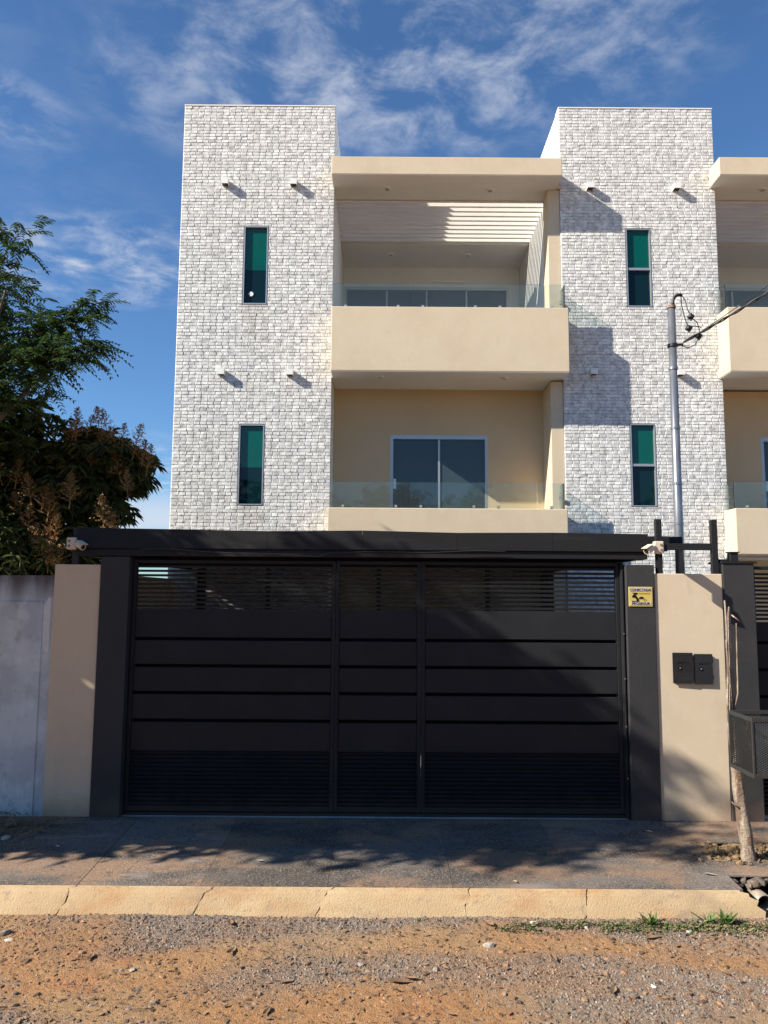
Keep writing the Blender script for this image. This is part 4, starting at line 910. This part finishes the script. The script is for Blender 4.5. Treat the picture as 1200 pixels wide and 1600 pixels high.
# ------------------------------------------------------------------ trees
def leaf_quads(mb, p, d, up, ln, wd, fold=.25, droop=.2):
    d = d.normalized(); s = d.cross(up)
    if s.length < .01: s = d.cross(Vector((1, 0, 0)))
    s.normalize(); u = s.cross(d); n = len(mb.v); dr_ = Vector((0, 0, -droop * ln))
    m1 = p + d * ln * .33; m2 = p + d * ln * .7 + dr_ * .35; tip = p + d * ln + dr_
    mb.v += [tuple(p), tuple(m1 + s * wd + u * wd * fold), tuple(m2 + s * wd * .75 + u * wd * fold), tuple(tip), tuple(m2 - s * wd * .75 + u * wd * fold), tuple(m1 - s * wd + u * wd * fold)]
    mb.f += [(n, n + 1, n + 2, n + 3), (n, n + 3, n + 4, n + 5)]
def rnd_dir(r): 
    while True:
        v = Vector((r.uniform(-1, 1), r.uniform(-1, 1), r.uniform(-1, 1)))
        if .1 < v.length < 1: return v.normalized()
def limb(mb, a, b_, r0, r1, r, wob=.12, n=7):
    a, b_ = Vector(a), Vector(b_); L = (b_ - a).length; pts = []
    o_ = Vector((r.uniform(0, 50), 0, 0))
    for k in range(n):
        u = k / (n - 1); p = a.lerp(b_, u); j = Vector((noise.noise(p * 1.3 + o_), noise.noise(p * 1.3 + o_ + Vector((9, 0, 0))), 0)) * wob * L * math.sin(u * 3.14); pts.append(p + j)
    mb.tube(pts, [r0 + (r1 - r0) * k / (n - 1) for k in range(n)], 7); return pts
# feathery tree at the far left, compound leaves hanging from sprays
def pinnate(mb, p, d, L, r, n=9):
    d = d.normalized(); side = d.cross(Vector((0, 0, 1)));  side = side.normalized() if side.length > .05 else Vector((1, 0, 0))
    for k in range(n):
        u = (k + .6) / n; q = p + d * L * u + Vector((0, 0, -.35 * L * u * u)); s_ = .072 * (1 - .35 * u)
        for sd in (-1, 1):
            dd = side * sd + d * .55 + Vector((0, 0, r.uniform(-.5, .05)))
            leaf_quads(mb, q, dd, Vector((0, 0, 1)), s_ * r.uniform(.8, 1.2), s_ * .20, .3, .25)
    mb.tube([p, p + d * L * .5 + Vector((0, 0, -.09 * L)), p + d * L + Vector((0, 0, -.35 * L))], [.003, .002, .001], 3, False)
r = random.Random(11)
ft = thing('feathery_tree', 'tall tree with fine feathery leaves overhanging the grey wall at the upper left', 'tree', (-4.9, 8.2, 0))
tm = MB(); lm = MB()
limb(tm, (-4.9, 8.2, 0), (-4.6, 8.1, 3.3), .12, .09, r)
ends = []
for tgt in ((-4.3, 8.0, 6.0), (-4.05, 7.9, 5.2), (-3.6, 8.0, 4.5), (-4.9, 8.4, 6.3), (-5.4, 8.2, 5.5), (-4.4, 8.4, 4.9), (-4.1, 7.8, 4.1), (-5.0, 7.7, 4.6), (-4.6, 8.8, 5.6)):
    pts = limb(tm, (-4.6, 8.1, 3.3), tgt, .05, .012, r); ends += [(p, (Vector(tgt) - Vector((-4.6, 8.1, 3.3))).normalized()) for p in pts[3:]]
# the long spray towards the tower
spray = limb(tm, (-4.05, 8.0, 4.5), (-3.15, 8.0, 5.05), .018, .004, r, .1, 9); ends += [(p, Vector((1, 0, .3))) for p in spray[2:]] * 2
spray = limb(tm, (-4.0, 8.0, 4.4), (-3.12, 7.9, 4.55), .014, .004, r, .1, 9); ends += [(p, Vector((1, 0, -.1))) for p in spray[2:]] * 2
spray = limb(tm, (-4.3, 8.0, 5.4), (-3.9, 7.9, 5.85), .012, .004, r, .1, 6); ends += [(p, Vector((.6, 0, .6))) for p in spray[2:]]
for p, d in ends:
    for k in range(4):
        dd = (d * .6 + rnd_dir(r)).normalized(); dd.z *= .5; q = p + rnd_dir(r) * .12
        tm.tube([p, q], [.004, .002], 3, False)
        for m_ in range(2): pinnate(lm, q, (dd + rnd_dir(r) * .45), r.uniform(.24, .36), r)
c0 = Vector((-4.7, 8.3, 4.55))
for k in range(1100):
    v = rnd_dir(r) * r.random() ** .4; q = c0 + Vector((v.x * 1.1, v.y * .8, v.z * 1.2))
    if q.x > -3.62 + .35 * noise.noise(q * 2) - .25 * max(0, q.z - 4.4): continue
    pinnate(lm, q, rnd_dir(r) * Vector((1, 1, .4)) if False else Vector((r.uniform(-1, 1), r.uniform(-1, 1), r.uniform(-.5, .3))), r.uniform(.22, .34), r, 8)
part('trunk', tm, 'bark', ft, smooth=True)
o = part('crown', lm, 'leaf', ft); o['kind'] = 'stuff'

# mango tree with flower panicles
mg = thing('mango_tree', 'dense dark mango tree with brown flower panicles behind the cream pier', 'tree', (-4.6, 9.1, 0))
tm = MB(); lm = MB(); r = random.Random(12)
limb(tm, (-4.6, 9.1, 0), (-4.5, 9.1, 1.4), .16, .13, r, .05)
lobes = [((-3.55, 9.0, 3.25), (.52, .7, .50)), ((-3.35, 9.0, 3.15), (.42, .6, .42)), ((-4.3, 9.0, 3.0), (.9, .9, .8)), ((-3.95, 8.9, 2.5), (.62, .8, .6)), ((-4.5, 8.6, 2.3), (.9, .8, .9)), ((-5.4, 9.0, 3.0), (1.0, 1.0, 1.1)), ((-3.62, 9.2, 2.25), (.36, .6, .45)), ((-5.2, 8.7, 3.8), (.9, .8, .8)), ((-2.98, 8.95, 3.42), (.30, .4, .24)), ((-3.15, 8.8, 3.55), (.30, .4, .24)), ((-3.5, 9.0, 3.6), (.36, .5, .3)), ((-4.2, 8.8, 3.7), (.5, .6, .5)), ((-5.4, 9.9, 2.6), (.9, .8, 1.3)), ((-5.4, 9.9, 3.4), (.8, .7, .9))]  # the two rearmost lobes are added to shade the tower foot
for c, s in lobes:
    limb(tm, (-4.5, 9.1, 1.4), c, .06, .015, r)
    c = Vector(c); nn = int(520 * s[0] * s[2] + 130)
    for k in range(nn):
        v = rnd_dir(r); rad_ = r.random() ** .28; q = c + Vector((v.x * s[0], v.y * s[1], v.z * s[2])) * rad_ * (1 + .25 * noise.noise(v * 2.3 + c))
        for m_ in range(7):
            a = m_ * .9 + r.uniform(-.3, .3); dd = Vector((math.cos(a), math.sin(a), r.uniform(-.9, .25))) + v * .4
            leaf_quads(lm, q, dd, Vector((0, 0, 1)), r.uniform(.11, .17), r.uniform(.013, .019), .35, .35)
part('trunk', tm, 'bark', mg, smooth=True)
o = part('crown', lm, 'mango_leaf', mg); o['kind'] = 'stuff'
pm = MB(); rp_ = random.Random(13)
for k in range(30):                                          # one panicle: an upright cone of branchlets with tiny flowers
    u = k / 30; zz_ = .03 + .23 * u; a = k * 2.4; Lb = .085 * (1 - u) + .012; tipp = Vector((Lb * math.cos(a), Lb * math.sin(a), zz_ + Lb * .5))
    pm.tube([(0, 0, zz_), tuple(tipp)], [.0022, .0012], 3, False)
    for q in range(9):
        w_ = rp_.random(); c = Vector((0, 0, zz_)).lerp(tipp, .25 + .75 * w_) + rnd_dir(rp_) * .010; s = rp_.uniform(.004, .007); n = len(pm.v)
        pm.v += [tuple(c + Vector(v) * s) for v in ((1, 0, 0), (0, 1, 0), (-1, -1, 0), (0, 0, 1.3))]; pm.f += [(n, n + 1, n + 3), (n + 1, n + 2, n + 3), (n + 2, n, n + 3), (n, n + 2, n + 1)]
pm.tube([(0, 0, -.03), (0, 0, .26)], [.004, .002], 4)
pme = pm.mesh('flower_panicle'); pme.materials.append(M['panicle'])
spots = [(-3.22, 8.50, 3.90), (-2.95, 8.50, 3.70), (-2.72, 8.50, 3.50), (-2.66, 8.50, 3.40), (-3.47, 8.50, 3.79), (-2.95, 8.50, 3.32), (-2.86, 8.50, 3.14), (-4.00, 8.25, 3.20), (-3.82, 8.25, 3.03), (-3.63, 8.25, 2.85), (-3.55, 8.25, 2.63), (-4.15, 8.25, 3.24), (-3.58, 8.25, 2.42), (-3.53, 8.50, 3.72), (-3.02, 8.50, 3.57), (-3.83, 8.25, 2.63), (-3.10, 8.50, 3.75), (-3.35, 8.50, 3.82), (-2.82, 8.50, 3.58), (-3.06, 8.50, 3.42), (-3.30, 8.50, 3.45), (-3.62, 8.25, 2.70), (-3.50, 8.25, 2.50), (-3.70, 8.25, 2.50), (-3.60, 8.25, 2.30), (-3.48, 8.25, 2.30), (-3.90, 8.25, 2.85), (-3.70, 8.25, 2.95), (-3.40, 8.25, 3.00), (-3.02, 8.25, 2.75), (-2.95, 8.25, 2.62), (-3.20, 8.50, 3.60)]
for (x, y, z) in spots:
    o = link('flower_panicle', pme, None, mg); o.location = (x, y, z - .10); s = r.uniform(1.0, 1.5); o.scale = (s, s, s); o.rotation_euler = (r.uniform(-.35, .35), r.uniform(-.2, .6), r.uniform(0, 6))
    
# street tree standing out of frame to the left, whose shade falls on the gate
stt = thing('street_tree', 'leafy street tree on the pavement left of the picture, shading the gate', 'tree', (-6.3, 5.9, 0))
tm = MB(); lm = MB(); r = random.Random(14)
limb(tm, (-6.4, 5.95, -.2), (-6.2, 5.6, 2.4), .13, .10, r, .05)
clump = [(5.5, 3.0, .85), (5.0, 3.6, .8), (4.6, 4.3, .85), (5.05, 4.1, .7), (4.3, 5.0, .75), (4.6, 5.2, .6), (5.55, 4.5, .35), (4.15, 5.6, .65), (5.6, 3.9, .8), (5.6, 2.3, .6), (4.4, 5.95, .45), (5.2, 2.8, .6), (3.75, 5.2, .5), (6.2, 3.0, .7), (6.1, 4.0, .7), (6.0, 2.2, .6), (5.0, 4.9, .8), (4.5, 4.7, .6), (5.4, 3.3, .8)]
for y, z, s in clump:
    c = Vector((-6.1 + r.uniform(-.4, .4), y, z)); limb(tm, (-6.2, 5.6, 2.4), c, .05, .015, r)
    for k in range(int(30 * s)):                             # tufts of foliage along twigs, with gaps of light between them
        v = rnd_dir(r); q0 = c + Vector((v.x * s * 1.5, v.y * s, v.z * s)) * r.random() ** .45; ax = rnd_dir(r) + Vector((.6, -.3, .3)); ax.normalize()
        for k2 in range(20):
            q = q0 + ax * r.uniform(-.38, .38) + rnd_dir(r) * r.uniform(.02, .17)
            for m_ in range(4): leaf_quads(lm, q + rnd_dir(r) * .04, rnd_dir(r), Vector((0, 0, 1)), r.uniform(.10, .17), r.uniform(.022, .036), .2, .2)
for k in range(46):                                          # long outer twigs that make the streaks of light
    a = Vector((-6.0, r.uniform(3.9, 5.3), r.uniform(4.2, 6.1))); b_ = a + Vector((r.uniform(-.6, 1.0), r.uniform(-.8, .15), r.uniform(-.1, .55)))
    pts = limb(tm, a, b_, .014, .004, r, .15)
    for p in pts[2:]:
        for m_ in range(6): leaf_quads(lm, Vector(p) + rnd_dir(r) * .05, rnd_dir(r), Vector((0, 0, 1)), r.uniform(.09, .16), r.uniform(.02, .032), .2, .2)
part('trunk', tm, 'bark', stt, smooth=True)
o = part('crown', lm, 'shade_leaf', stt); o['kind'] = 'stuff'

# added side wall shading the tower foot; unseen street side added to darken the gate
w = MB(); w.box(-3.08, -2.94, YW + .25, 10.98, 0, 2.16); tag(part('shade_side_wall', w, 'cream', None), 'low cream side wall added behind the left pier to shade the tower foot', 'wall')
fw = MB(); fw.box(-30, 30, -10.2, -10, -.3, 2.6); tag(part('added_far_wall', fw, 'concrete', None), 'unseen long grey wall added across the street to darken the gate reflections', 'wall')
r = random.Random(15); a = MB(); b_ = MB()
for i in range(9):
    x = -24 + i * 6 + r.uniform(-1.5, 1.5); y = -13 + r.uniform(-1, 1); limb(a, (x, y, -.2), (x, y, 3), .2, .15, r, .03)
    for c in range(6):
        c = Vector((x + r.uniform(-2, 2), y + r.uniform(-1, 1), r.uniform(3, 6))); limb(a, (x, y, 3), c, .08, .03, r)
        for k in range(260):
            v = rnd_dir(r); q = c + Vector((v.x * 1.7, v.y * 1.4, v.z * 1.4)) * r.random() ** .35
            leaf_quads(b_, q, rnd_dir(r), Vector((0, 0, 1)), r.uniform(.35, .55), r.uniform(.14, .2), .2, .2)
fw = tag(b_.build('added_far_woodland', 'shade_leaf'), 'unseen leafy belt of trees added across the street to darken the gate reflections', 'trees', kind='stuff')
part('trunks', a, 'bark', fw)
